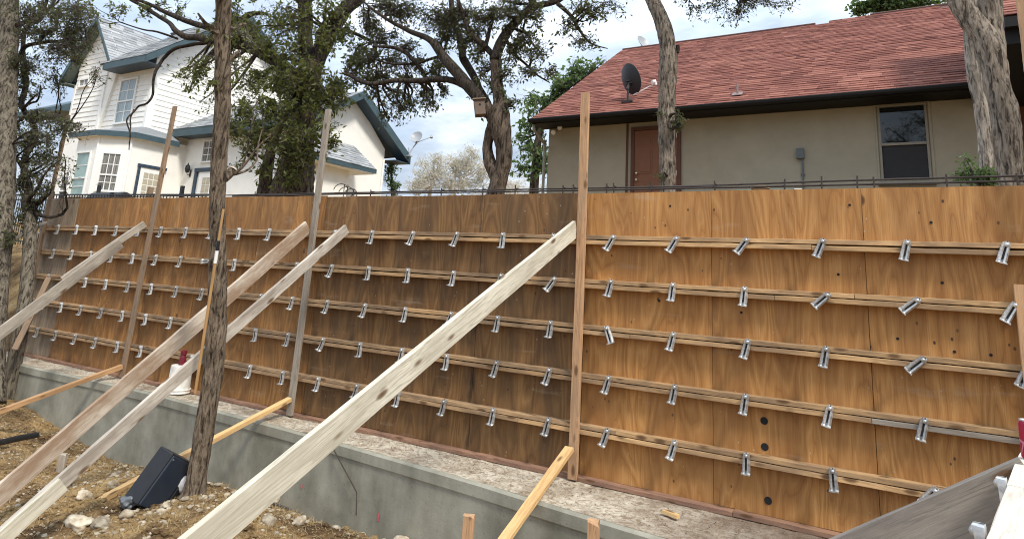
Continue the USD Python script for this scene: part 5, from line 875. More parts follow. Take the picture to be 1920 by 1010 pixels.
# ---------------------------------------------------------------- iron fence, grill, trellis behind the wall
ifn = thing('iron_fence', 'black iron picket fence running along behind the left half of the wall', 'fence')
FYY = 1.5; fx0, fx1 = -17.6, -8.4
def fz(x): return 3.03 + (x + 14.6) * (-0.014)
obj('top_rail', hexa([(fx0, FYY - .016, fz(fx0) - .016), (fx1, FYY - .016, fz(fx1) - .016), (fx1, FYY + .016, fz(fx1) - .016), (fx0, FYY + .016, fz(fx0) - .016), (fx0, FYY - .016, fz(fx0) + .016), (fx1, FYY - .016, fz(fx1) + .016), (fx1, FYY + .016, fz(fx1) + .016), (fx0, FYY + .016, fz(fx0) + .016)]), BLACK_IRON, ifn)
for dz_ in (0.12, 1.10):
    obj('rail', hexa([(fx0, FYY - .014, fz(fx0) - .014 - dz_), (fx1, FYY - .014, fz(fx1) - .014 - dz_), (fx1, FYY + .014, fz(fx1) - .014 - dz_), (fx0, FYY + .014, fz(fx0) - .014 - dz_), (fx0, FYY - .014, fz(fx0) + .014 - dz_), (fx1, FYY - .014, fz(fx1) + .014 - dz_), (fx1, FYY + .014, fz(fx1) + .014 - dz_), (fx0, FYY + .014, fz(fx0) + .014 - dz_)]), BLACK_IRON, ifn)
for x in np.arange(fx0 + .05, fx1, 0.112): obj('picket', box(x - .0075, x + .0075, FYY - .0075, FYY + .0075, fz(x) - 1.19, fz(x) - .012), BLACK_IRON, ifn)
for x, top, m_ in ((-9.55, 3.14, BLACK_IRON), (-12.0, 3.05, BLACK_IRON), (-14.5, 3.08, BLACK_IRON), (-16.9, 3.12, BLACK_IRON)):
    obj('fence_post', box(x - .03, x + .03, FYY + .02, FYY + .08, 1.6, top), m_, ifn)
obj('wooden_fence_post', chamfer_box(1.45, 0.09, 0.09), FENCEWOOD, matrix=frame((-10.98, 1.75, 1.72), (0.02, 0, 1), (0, -1, 0)), label='weathered wooden post sticking up behind the iron fence', cat='post')
sm = thing('barrel_smoker', 'black barrel smoker grill with chimney behind the iron fence', 'grill', loc=(-14.9, 3.0, 3.07))
obj('barrel', tube([(-0.62, 0, 0), (-0.60, 0, 0), (0.75, 0, 0), (0.77, 0, 0)], [0.20, 0.235, 0.235, 0.20], 20), BLACK_IRON, sm, smooth=40)
ch = obj('chimney', tube([(-0.50, 0, 0.18), (-0.50, 0, 0.42)], 0.05, 12), BLACK_IRON, sm, smooth=40)
obj('chimney_cap', revolve([(0, 0.0), (0.085, 0.0), (0.02, 0.04), (0, 0.04)], 12).apply_translation([-0.50, 0, 0.44]), BLACK_IRON, ch)
for sx_ in (-0.5, 0.6): obj('leg', cat_([cyl((sx_, -0.2, -0.15), (sx_, -0.3, -0.95), 0.02, 6), cyl((sx_, 0.2, -0.15), (sx_, 0.3, -0.95), 0.02, 6)]), BLACK_IRON, sm)
tr = thing('garden_trellis', 'curled wire trellis arcs showing above the wall before the white gable', 'trellis', loc=(-6.66, 3.0, 2.5))
for (x0, x1, h, flip) in ((-0.30, 0.06, 0.83, 1), (-0.16, 0.22, 0.77, 1), (-0.02, 0.32, 0.73, -1)):
    a = np.linspace(0, math.pi * 1.25, 14); xs2 = x0 + (x1 - x0) * (1 - np.cos(a)) / 2; zs2 = h - 0.10 + 0.11 * np.sin(a) * 1.0
    obj('arc', tube(np.stack([xs2, 0 * xs2, zs2], 1), 0.008, 6), RUST, tr)
for x in (-0.03, 0.06): obj('stem', cyl((x, 0, 0), (x, 0, 0.82), 0.008, 6), RUST, tr)

# ---------------------------------------------------------------- trees
def limb_tube(pts, n=12, per=5, bump=0.12, seed=0, wob=0.0):
    a = np.asarray(pts, float); q = smooth_path(a, per)
    if wob:
        r = np.random.RandomState(seed); k = meshkit.fbm(q[:, :3] * 1.6 + 33, 2, seed) - 0.5; q[:, 1] += wob * k
    return tube(q[:, :3], np.maximum(q[:, 3], 0.003), n, bump=bump, seed=seed), q
def tube_batch(P, R, sides=3):
    """P (N, K, 3) polylines, R (N, K) radii -> one mesh"""
    N, K, _ = P.shape; T = np.gradient(P, axis=1); T /= np.maximum(np.linalg.norm(T, axis=2, keepdims=True), 1e-9)
    ref = np.where(np.abs(T[..., 2:3]) > 0.8, [[[1.0, 0, 0]]], [[[0, 0, 1.0]]]); U = np.cross(T, ref); U /= np.maximum(np.linalg.norm(U, axis=2, keepdims=True), 1e-9); Wv = np.cross(T, U)
    a = np.arange(sides) * 2 * math.pi / sides
    V = P[:, :, None, :] + R[:, :, None, None] * (np.cos(a)[None, None, :, None] * U[:, :, None, :] + np.sin(a)[None, None, :, None] * Wv[:, :, None, :])
    i = np.arange(N)[:, None, None] * K * sides + np.arange(K - 1)[None, :, None] * sides; k = np.arange(sides)[None, None, :]; k2 = (k + 1) % sides
    A, B = i + k, i + k2; F = np.concatenate([np.stack([A, B, B + sides], -1).reshape(-1, 3), np.stack([A, B + sides, A + sides], -1).reshape(-1, 3)])
    return tm(V.reshape(-1, 3), F)
def leaves_mesh(c, d, L, Wd, r):
    """folded diamond leaves at points c pointing along d"""
    n = len(c); d = d / np.maximum(np.linalg.norm(d, axis=1, keepdims=True), 1e-9); s = np.cross(d, r.normal(size=(n, 3))); s /= np.maximum(np.linalg.norm(s, axis=1, keepdims=True), 1e-9); nn_ = np.cross(d, s)
    L = L[:, None]; Wd = Wd[:, None]; fold = nn_ * Wd * 0.25
    V = np.stack([c, c + d * L * 0.45 + s * Wd * 0.5 + fold, c + d * L, c + d * L * 0.45 - s * Wd * 0.5 + fold], 1).reshape(-1, 3); i = np.arange(n)[:, None] * 4
    return tm(V, np.concatenate([i + [0, 1, 2], i + [0, 2, 3]]))
def crown(limbs, clusters, seed, leaf_len=0.05, twigs_per=26, leaves_per=16, depth_k=0.9, droop=0.15, curly=0.22, leaf_w=0.45, twig_r=0.0035):
    """clusters: (x, y, z, half width, half height, density). A branch runs from the nearest limb into each cluster, twigs leave it, leaves sit on the twigs"""
    r = np.random.RandomState(seed); LP = np.concatenate([q for q in limbs]) if limbs else None; branches, tw_P, tw_R = [], [], []
    for (x, y, z, ru, rv, dens) in clusters:
        c = np.array([x, y, z]); rad = np.array([ru * 1.2, max(ru, rv) * depth_k, rv * 1.2])
        if LP is not None:
            dd = np.linalg.norm(LP[:, :3] - c, axis=1) + 0.25 * np.maximum(0, LP[:, 2] - z); j = np.argmin(dd); st = LP[j, :3]; r0 = min(LP[j, 3] * 0.5, 0.035)
        else: st = c - [0, 0, rv]; r0 = 0.02
        nb = max(2, int(round(2.2 * dens)))
        ends = []
        for b in range(nb):
            e = c + rad * r.uniform(-0.65, 0.65, 3); t = np.linspace(0, 1, 8)[:, None]; L = np.linalg.norm(e - st)
            p = st + (e - st) * t + curly * L * np.sin(t * math.pi) * r.normal(size=3) * 0.35 + curly * 0.22 * L * np.sin(t * math.pi * 3) * r.normal(size=3) * 0.35
            branches.append((p, r0 * (1 - 0.82 * t[:, 0]) + 0.003)); ends.append(p)
        ntw = int(twigs_per * dens)
        for k in range(ntw):
            p = ends[r.randint(nb)]; s = p[r.randint(3, 8)] + r.normal(size=3) * 0.01; q = c + rad * (r.uniform(-1, 1, 3) ** 1) ; dq = q - c
            m_ = np.linalg.norm(dq / rad); q = c + dq / max(1, m_)
            t = np.linspace(0, 1, 7)[:, None]; L = np.linalg.norm(q - s) + 0.05
            tp = s + (q - s) * t + curly * 0.5 * L * np.sin(t * math.pi) * r.normal(size=3) * 0.5 + curly * 0.3 * L * np.sin(t * math.pi * 3.2 + r.uniform(0, 3)) * r.normal(size=3) * 0.35
            tp[:, 2] -= droop * L * t[:, 0] ** 2
            tw_P.append(tp); tw_R.append(twig_r * (1.25 - t[:, 0]) + 0.001)
    TP, TR = np.array(tw_P), np.array(tw_R)
    # short side shoots
    m = len(TP); sidx = np.repeat(np.arange(m), 3); kk = r.randint(2, 6, len(sidx)); s0 = TP[sidx, kk]; dirs = r.normal(size=(len(sidx), 3)); dirs /= np.linalg.norm(dirs, axis=1, keepdims=True); dirs[:, 2] -= 0.2
    tl = np.linalg.norm(TP[:, -1] - TP[:, 0], axis=1)[sidx]; SLn = r.uniform(0.18, 0.5, len(sidx)) * np.clip(tl, 0.12, 0.7)
    t = np.linspace(0, 1, 4)[None, :, None]; SP = s0[:, None, :] + dirs[:, None, :] * SLn[:, None, None] * t + (r.normal(size=(len(sidx), 1, 3)) * SLn[:, None, None] * 0.18) * np.sin(t * math.pi)
    SR = twig_r * 0.55 * (1.2 - t[..., 0]) + 0.0006; SR = np.broadcast_to(SR, SP.shape[:2])
    bm = cat_([tube(p, R_, 6) for p, R_ in branches]); tw = cat_([tube_batch(TP, TR), tube_batch(SP, SR)])
    allP = np.concatenate([SP[:, 1:].reshape(-1, 3), TP[:, 3:].reshape(-1, 3)]); allD = np.concatenate([np.repeat(dirs, 3, axis=0), np.repeat(TP[:, -1] - TP[:, 3], 4, axis=0)])
    nl = int(m * leaves_per); pick = r.randint(0, len(allP), nl)
    d = allD[pick] / np.maximum(np.linalg.norm(allD[pick], axis=1, keepdims=True), 1e-9) * 0.6 + r.normal(size=(nl, 3)) * 0.75; d[:, 2] -= 0.15
    cpos = allP[pick] + r.normal(size=(nl, 3)) * 0.025
    Ls = leaf_len * r.uniform(0.5, 1.5, nl); lv = leaves_mesh(cpos, d, Ls, Ls * leaf_w * r.uniform(0.8, 1.2, nl), r)
    return bm, tw, lv
def tree(name, label, cat, trunks, limbs, clusters, seed, trunk_mat, limb_mat, leaf_mat, group=None, twig_mat=None, trunk_n=20, trunk_per=8, bump=0.16, limb_wob=0.35, **kw):
    t = thing(name, label, cat, group)
    qs = []
    for i, p in enumerate(trunks):
        m, q = limb_tube(p, trunk_n, trunk_per, bump, seed + i); qs.append(q); obj('trunk', m, trunk_mat, t, smooth=True)
    for i, p in enumerate(limbs):
        m, q = limb_tube(p, 10, 6, 0.14, seed + 40 + i, limb_wob); qs.append(q); obj('limb', m, limb_mat, t, smooth=True)
    if clusters:
        bm, tw, lv = crown(qs, clusters, seed + 99, **kw)
        obj('branches', bm, limb_mat, t, kind='stuff'); obj('twigs', tw, twig_mat or TWIG, t, kind='stuff'); obj('crown', lv, leaf_mat, t, kind='stuff')
    return t

# front trunk on the dirt
T1 = tree('oak_tree', 'bare-barked tree trunk rising from the dirt in front of the form wall', 'tree',
    [[(-3.300, -1.848, -0.397, 0.1357), (-3.300, -1.833, -0.303, 0.1024), (-3.300, -1.827, -0.061, 0.0910), (-3.300, -1.821, 0.434, 0.0940), (-3.300, -1.833, 0.924, 0.0942), (-3.300, -1.897, 1.394, 0.0898), (-3.300, -1.988, 1.946, 0.0787), (-3.300, -2.056, 2.300, 0.0764), (-3.300, -2.104, 2.712, 0.0783), (-3.300, -2.160, 3.238, 0.0817), (-3.300, -2.251, 3.763, 0.0768), (-3.300, -2.332, 4.299, 0.0774), (-3.300, -2.399, 4.791, 0.0726), (-3.300, -2.481, 5.404, 0.0651)]],
    [[(-3.300, -2.022, 2.546, 0.0525), (-3.300, -1.970, 2.597, 0.0476), (-3.300, -1.936, 2.646, 0.0426)], [(-3.300, -2.349, 4.465, 0.0696), (-3.150, -2.489, 4.261, 0.0464), (-3.000, -2.708, 4.407, 0.0298)],
     [(-3.280, -1.935, 2.592, 0.0186), (-3.205, -1.902, 2.681, 0.0159), (-3.130, -1.885, 2.789, 0.0120), (-3.055, -1.859, 2.921, 0.0093), (-2.980, -1.829, 2.994, 0.0067)], [(-3.280, -1.925, 2.604, 0.0159), (-3.330, -1.760, 2.678, 0.0123), (-3.380, -1.637, 2.803, 0.0098), (-3.430, -1.594, 2.987, 0.0071), (-3.480, -1.534, 3.161, 0.0058)], [(-3.280, -1.846, 2.694, 0.0108), (-3.213, -1.878, 2.833, 0.0080), (-3.147, -1.899, 2.951, 0.0067), (-3.080, -1.925, 3.088, 0.0053)]],
    [(-3.30, -2.06, 3.66, 0.141, 0.217, 0.5), (-3.30, -2.15, 4.02, 0.162, 0.217, 0.6), (-3.30, -2.33, 3.46, 0.073, 0.156, 0.25), (-3.30, -2.34, 4.70, 0.433, 0.270, 1), (-3.30, -1.83, 3.27, 0.165, 0.220, 0.35), (-3.30, -2.78, 4.55, 0.355, 0.254, 0.8), (-3.30, -2.51, 4.00, 0.103, 0.134, 0.25)],
    501, BARK_NEAR, BARK_NEAR, LEAF_OLIVE, trunk_n=40, trunk_per=14, bump=0.22, limb_wob=0.1, leaf_len=0.05, twigs_per=14, leaves_per=8)
ce = np.array((-3.285, -1.944, 2.647)); d_ = norm(np.array((-3.300, -1.936, 2.646)) - np.array((-3.300, -1.998, 2.550)))
cm = tube([ce - d_ * 0.004, ce + d_ * 0.006], [0.037, 0.036], 16); obj('cut_end', cm, CUT_END, T1)

# big oak behind the wall (left of centre)
tree('oak_tree', 'thick old oak with olive foliage behind the grey post', 'tree',
    [[(-8.396, 3.200, 2.792, 0.5751), (-8.374, 3.200, 3.103, 0.4997), (-8.334, 3.200, 3.574, 0.4022), (-8.309, 3.200, 4.143, 0.3266), (-8.306, 3.200, 4.841, 0.2732), (-8.303, 3.200, 5.553, 0.2647), (-8.283, 3.200, 6.096, 0.2551)], [(-8.844, 2.900, 2.924, 0.1659), (-8.859, 2.900, 3.315, 0.1447), (-8.852, 2.900, 3.767, 0.1233), (-8.783, 2.900, 4.245, 0.1014), (-8.582, 2.900, 4.729, 0.0789), (-8.297, 2.900, 5.113, 0.0561)]],
    [[(-8.272, 3.200, 6.034, 0.2316), (-8.184, 3.300, 6.424, 0.1986), (-8.026, 3.400, 6.811, 0.2234), (-7.864, 3.500, 7.202, 0.1774), (-7.616, 3.600, 7.582, 0.1542), (-7.335, 3.700, 7.958, 0.1426), (-7.088, 3.800, 8.734, 0.1079)], [(-8.346, 3.200, 5.800, 0.1851), (-8.659, 3.300, 6.489, 0.1665), (-8.905, 3.400, 7.072, 0.1642), (-9.128, 3.500, 7.808, 0.1620), (-9.324, 3.600, 8.709, 0.1405), (-9.558, 3.700, 9.950, 0.1052)],
     [(-8.386, 3.200, 5.562, 0.1732), (-8.999, 3.127, 5.974, 0.1714), (-9.536, 3.055, 6.305, 0.1566), (-10.101, 2.982, 6.572, 0.1351), (-10.703, 2.909, 6.734, 0.1250), (-11.324, 2.836, 6.875, 0.1082), (-11.866, 2.764, 7.008, 0.0905), (-12.301, 2.691, 7.072, 0.0784), (-12.785, 2.618, 7.426, 0.0598), (-13.287, 2.545, 7.706, 0.0540), (-13.968, 2.473, 8.053, 0.0482), (-14.776, 2.400, 8.465, 0.0424)],
     [(-11.468, 3.000, 6.941, 0.0581), (-12.013, 2.945, 6.956, 0.0524), (-12.555, 2.891, 6.970, 0.0499), (-13.012, 2.836, 6.858, 0.0470), (-13.245, 2.782, 6.642, 0.0437), (-13.218, 2.727, 6.312, 0.0400), (-13.234, 2.673, 5.907, 0.0331), (-13.310, 2.618, 5.487, 0.0289), (-13.644, 2.564, 5.392, 0.0265), (-13.645, 2.509, 5.187, 0.0224), (-13.609, 2.455, 4.873, 0.0183), (-13.375, 2.400, 4.237, 0.0128)],
     [(-14.548, 3.000, 5.484, 0.0244), (-14.460, 2.950, 5.178, 0.0207), (-14.252, 2.900, 4.729, 0.0122)],
     [(-11.651, 3.000, 7.271, 0.0914), (-11.929, 2.860, 7.358, 0.0785), (-12.468, 2.720, 7.528, 0.0728), (-13.044, 2.580, 7.766, 0.0604), (-13.627, 2.440, 8.039, 0.0476), (-14.154, 2.300, 8.220, 0.0413)],
     [(-11.513, 2.900, 7.116, 0.0774), (-11.097, 3.025, 7.347, 0.0900), (-10.857, 3.150, 7.564, 0.0837), (-10.605, 3.275, 7.642, 0.0580), (-10.274, 3.400, 7.610, 0.0385)],
     [(-7.576, 3.100, 6.680, 0.0510), (-7.359, 3.225, 6.682, 0.0453), (-7.129, 3.350, 6.586, 0.0396), (-6.883, 3.475, 6.477, 0.0367), (-6.588, 3.600, 6.433, 0.0281)], [(-13.152, 3.000, 7.251, 0.0342), (-13.678, 2.867, 7.425, 0.0277), (-14.334, 2.733, 7.576, 0.0210), (-15.098, 2.600, 7.824, 0.0179)],
     [(-8.650, 3.200, 7.338, 0.0957), (-9.124, 3.000, 7.856, 0.0848), (-10.096, 2.800, 8.489, 0.0624), (-11.115, 2.600, 9.024, 0.0450)]],
    [(-10.22, 2.80, 6.91, 0.417, 0.417, 1.1), (-9.51, 3.00, 7.14, 0.486, 0.486, 1.5), (-8.16, 2.60, 6.89, 0.451, 0.451, 1.4), (-9.05, 2.60, 6.36, 0.392, 0.277, 0.9), (-8.15, 2.50, 6.14, 0.376, 0.332, 1.2), (-7.36, 2.60, 6.30, 0.325, 0.325, 0.9), (-7.75, 3.00, 7.11, 0.342, 0.342, 1), (-9.55, 2.70, 5.66, 0.444, 0.421, 1.3), (-8.42, 2.50, 5.48, 0.420, 0.376, 1.4), (-7.68, 2.40, 5.48, 0.299, 0.363, 1.1), (-7.28, 2.60, 5.38, 0.340, 0.362, 1.1), (-6.88, 2.70, 4.99, 0.272, 0.272, 1.1), (-9.83, 2.80, 5.16, 0.401, 0.354, 1), (-8.88, 2.70, 4.94, 0.406, 0.339, 1.3), (-7.77, 2.40, 4.71, 0.338, 0.338, 1.2), (-7.19, 2.60, 4.82, 0.294, 0.294, 1), (-7.09, 3.00, 5.37, 0.260, 0.303, 0.9), (-9.98, 2.80, 4.63, 0.329, 0.306, 0.7), (-9.23, 2.80, 4.40, 0.388, 0.297, 1), (-8.09, 2.50, 4.15, 0.342, 0.320, 1.1), (-7.45, 2.40, 4.20, 0.249, 0.290, 0.8), (-6.76, 2.40, 4.37, 0.263, 0.222, 0.7), (-6.51, 2.40, 4.07, 0.159, 0.139, 0.35), (-9.85, 3.00, 4.06, 0.352, 0.258, 0.4), (-7.93, 2.60, 3.57, 0.318, 0.318, 0.7), (-8.74, 2.80, 3.63, 0.266, 0.221, 0.35), (-7.06, 2.50, 3.83, 0.184, 0.204, 0.4), (-6.84, 3.00, 5.68, 0.280, 0.216, 0.7), (-6.38, 3.00, 5.41, 0.274, 0.169, 0.5), (-7.12, 3.00, 6.53, 0.287, 0.287, 0.6), (-6.90, 3.30, 6.13, 0.377, 0.222, 0.6), (-8.29, 3.00, 7.95, 0.825, 0.472, 1.2), (-10.32, 3.00, 8.35, 0.889, 0.508, 1.3), (-11.06, 2.50, 6.14, 0.245, 0.245, 0.25), (-11.24, 2.50, 5.91, 0.344, 0.197, 0.5), (-11.55, 2.40, 5.91, 0.321, 0.148, 0.35), (-10.56, 2.40, 5.12, 0.212, 0.165, 0.2), (-10.58, 2.50, 5.52, 0.143, 0.239, 0.3), (-11.40, 2.50, 5.54, 0.172, 0.098, 0.15), (-13.73, 2.40, 7.84, 0.326, 0.190, 0.25), (-15.62, 2.60, 8.39, 0.380, 0.175, 0.35), (-13.64, 3.00, 8.17, 0.365, 0.225, 0.25), (-12.90, 3.00, 7.97, 0.301, 0.192, 0.2), (-16.64, 2.40, 8.55, 0.358, 0.149, 0.3), (-10.75, 2.80, 6.33, 0.248, 0.248, 0.4), (-11.14, 3.00, 7.67, 0.336, 0.310, 0.7)],
    502, BARK_DARK, BARK_LIMB, LEAF_OLIVE, trunk_n=30, trunk_per=10, leaf_len=0.095, twigs_per=34, leaves_per=12, droop=0.1, leaf_w=0.42)
# centre oak with loop in its trunk
tree('oak_tree', 'crooked dark oak with a gap through its trunk and a birdhouse on it', 'tree',
    [[(-3.237, 3.000, 2.815, 0.1758), (-3.248, 3.000, 3.107, 0.1592), (-3.185, 3.000, 3.392, 0.1419), (-3.132, 3.000, 3.661, 0.1424), (-3.161, 3.000, 3.935, 0.1523), (-3.244, 3.000, 4.217, 0.1989), (-3.282, 3.000, 4.463, 0.1911), (-3.288, 3.000, 4.691, 0.1234), (-3.380, 3.000, 5.083, 0.1064), (-3.418, 3.000, 5.458, 0.1073)], [(-3.205, 2.980, 3.255, 0.0973), (-3.301, 2.980, 3.437, 0.1070), (-3.413, 2.980, 3.669, 0.1080), (-3.463, 2.980, 3.901, 0.0906), (-3.429, 2.980, 4.150, 0.0909), (-3.369, 2.980, 4.362, 0.1184), (-3.585, 2.980, 4.645, 0.1248)]],
    [[(-3.416, 3.000, 5.428, 0.1026), (-3.385, 3.086, 5.801, 0.1038), (-3.308, 3.171, 6.042, 0.0904), (-3.112, 3.257, 6.329, 0.0763), (-2.853, 3.343, 6.484, 0.0619), (-2.622, 3.429, 6.541, 0.0570), (-2.418, 3.514, 6.685, 0.0522), (-2.124, 3.600, 7.223, 0.0381)], [(-3.561, 2.980, 4.614, 0.1246), (-3.850, 2.905, 4.958, 0.1123), (-4.173, 2.830, 5.316, 0.1045), (-4.442, 2.755, 5.626, 0.0865), (-4.664, 2.680, 5.885, 0.0630), (-5.068, 2.605, 6.072, 0.0492), (-5.478, 2.530, 6.297, 0.0350), (-5.839, 2.455, 6.541, 0.0254), (-6.067, 2.380, 6.735, 0.0153)],
     [(-3.523, 3.000, 4.664, 0.0600), (-3.908, 3.140, 5.162, 0.0719), (-4.276, 3.280, 5.659, 0.0794), (-4.577, 3.420, 6.196, 0.0717), (-4.824, 3.560, 6.730, 0.0632), (-5.049, 3.700, 7.402, 0.0542)], [(-3.828, 2.980, 4.909, 0.0892), (-4.078, 2.893, 5.066, 0.0710), (-4.372, 2.805, 5.151, 0.0620), (-4.808, 2.717, 5.151, 0.0579), (-5.294, 2.630, 5.157, 0.0490), (-5.710, 2.543, 5.092, 0.0445), (-5.966, 2.455, 5.145, 0.0398), (-6.138, 2.367, 5.241, 0.0349), (-6.262, 2.280, 5.280, 0.0199)],
     [(-4.873, 2.950, 5.239, 0.0394), (-4.986, 2.825, 5.461, 0.0394), (-5.203, 2.700, 5.707, 0.0396), (-5.429, 2.575, 5.798, 0.0347), (-5.804, 2.450, 5.826, 0.0250)], [(-3.383, 3.000, 5.424, 0.0605), (-3.657, 2.925, 5.721, 0.0566), (-3.913, 2.850, 5.992, 0.0524), (-4.038, 2.775, 6.288, 0.0431), (-4.105, 2.700, 6.577, 0.0384)], [(-3.634, 3.000, 5.684, 0.0426), (-3.655, 3.100, 6.027, 0.0384), (-3.657, 3.200, 6.292, 0.0340), (-3.780, 3.300, 6.668, 0.0297)],
     [(-3.249, 3.000, 5.830, 0.0327), (-3.177, 3.125, 5.607, 0.0280), (-2.966, 3.250, 5.406, 0.0233), (-2.801, 3.375, 5.231, 0.0186), (-2.608, 3.500, 5.103, 0.0093)], [(-3.129, 3.000, 5.981, 0.0279), (-2.953, 3.167, 5.948, 0.0234), (-2.873, 3.333, 5.768, 0.0188), (-2.738, 3.500, 5.609, 0.0141)], [(-2.257, 3.000, 6.299, 0.0405), (-2.090, 3.125, 6.129, 0.0315), (-1.971, 3.250, 5.900, 0.0270), (-1.793, 3.375, 5.663, 0.0179), (-1.535, 3.500, 5.577, 0.0089)],
     [(-4.590, 3.000, 5.698, 0.0345), (-4.876, 2.900, 5.628, 0.0297), (-5.100, 2.800, 5.539, 0.0248), (-5.459, 2.700, 5.508, 0.0199), (-5.913, 2.600, 5.637, 0.0152)], [(-4.484, 3.000, 6.880, 0.0601), (-4.980, 2.800, 7.322, 0.0458), (-5.645, 2.600, 7.700, 0.0363)]],
    [(-3.76, 3.00, 6.33, 0.327, 0.289, 1.2), (-4.30, 3.00, 6.47, 0.336, 0.277, 1.2), (-4.79, 3.00, 6.45, 0.342, 0.302, 1.2), (-5.39, 3.00, 6.71, 0.373, 0.270, 1.1), (-5.95, 3.00, 6.86, 0.319, 0.212, 0.9), (-6.42, 3.00, 6.77, 0.281, 0.216, 0.6), (-4.02, 3.00, 5.96, 0.251, 0.232, 0.9), (-4.50, 3.00, 6.03, 0.237, 0.198, 0.8), (-3.15, 3.00, 6.33, 0.319, 0.225, 0.9), (-2.72, 3.00, 6.21, 0.257, 0.165, 0.6), (-2.86, 3.00, 5.89, 0.257, 0.239, 0.55), (-2.58, 3.00, 5.56, 0.234, 0.198, 0.45), (-3.10, 3.00, 5.53, 0.203, 0.240, 0.4), (-2.82, 3.00, 5.21, 0.235, 0.145, 0.35), (-3.01, 3.00, 5.72, 0.184, 0.184, 0.4), (-2.00, 3.00, 5.86, 0.212, 0.194, 0.35), (-1.71, 3.00, 5.58, 0.225, 0.121, 0.3), (-1.45, 3.00, 6.14, 0.346, 0.138, 0.4), (-1.87, 3.00, 6.21, 0.230, 0.124, 0.35), (-1.68, 3.00, 6.09, 0.140, 0.140, 0.2), (-6.38, 3.00, 6.42, 0.279, 0.193, 0.6), (-5.94, 3.00, 6.24, 0.294, 0.189, 0.55), (-5.50, 3.00, 5.96, 0.267, 0.144, 0.5), (-6.45, 3.00, 5.92, 0.320, 0.192, 0.6), (-5.74, 3.00, 5.72, 0.310, 0.165, 0.6), (-5.20, 3.00, 5.60, 0.262, 0.141, 0.5), (-4.69, 3.00, 5.48, 0.178, 0.118, 0.35), (-5.97, 3.00, 5.47, 0.353, 0.145, 0.6), (-5.37, 3.00, 5.35, 0.283, 0.121, 0.5), (-4.74, 3.00, 5.38, 0.257, 0.099, 0.45), (-6.20, 3.00, 5.11, 0.229, 0.167, 0.35), (-5.65, 3.00, 5.01, 0.244, 0.224, 0.5), (-5.25, 3.00, 4.87, 0.180, 0.220, 0.4), (-4.88, 3.00, 4.94, 0.217, 0.197, 0.4), (-5.80, 3.00, 4.65, 0.122, 0.163, 0.25), (-5.42, 3.00, 4.73, 0.160, 0.201, 0.3), (-4.74, 3.00, 4.77, 0.137, 0.137, 0.25), (-4.52, 3.00, 5.00, 0.136, 0.117, 0.25), (-6.64, 3.00, 5.43, 0.149, 0.128, 0.3), (-3.68, 3.00, 5.31, 0.132, 0.245, 0.4), (-3.82, 3.00, 5.63, 0.152, 0.172, 0.4), (-3.18, 3.00, 5.16, 0.110, 0.184, 0.25), (-3.26, 3.00, 4.78, 0.128, 0.183, 0.25), (-3.49, 3.00, 5.00, 0.093, 0.149, 0.25), (-3.04, 3.00, 4.57, 0.144, 0.198, 0.3), (-3.81, 3.00, 4.84, 0.094, 0.094, 0.15), (-4.50, 3.00, 7.32, 1.213, 0.445, 1.6), (-2.98, 3.00, 6.96, 0.753, 0.377, 1.3), (-6.24, 3.00, 7.55, 0.870, 0.391, 1.2), (-2.36, 3.00, 5.16, 0.141, 0.088, 0.2), (-3.62, 3.00, 4.53, 0.074, 0.056, 0.1)],
    503, BARK_DARK, BARK_LIMB, LEAF_DARK, trunk_n=28, trunk_per=10, leaf_len=0.066, twigs_per=56, leaves_per=9, twig_r=0.0045, droop=0.2, curly=0.3)
bh = thing('birdhouse', 'brown wooden birdhouse fixed to the crooked dark oak', 'birdhouse', loc=(-3.475, 2.720, 4.380), rot=rotm([0, 1, 0], -12) @ rotm([0, 0, 1], 38))
obj('house_box', box(-0.085, 0.085, -0.08, 0.08, 0.0, 0.27), BIRDWOOD, bh); obj('birdhouse_roof', hexa([(-0.11, -0.12, 0.26), (0.11, -0.12, 0.26), (0.11, 0.10, 0.335), (-0.11, 0.10, 0.335), (-0.11, -0.12, 0.275), (0.11, -0.12, 0.275), (0.11, 0.10, 0.35), (-0.11, 0.10, 0.35)]), FENCEWOOD, bh)
obj('entry_hole', cyl((0, -0.078, 0.17), (0, -0.083, 0.17), 0.02, 12), SLOT, bh)
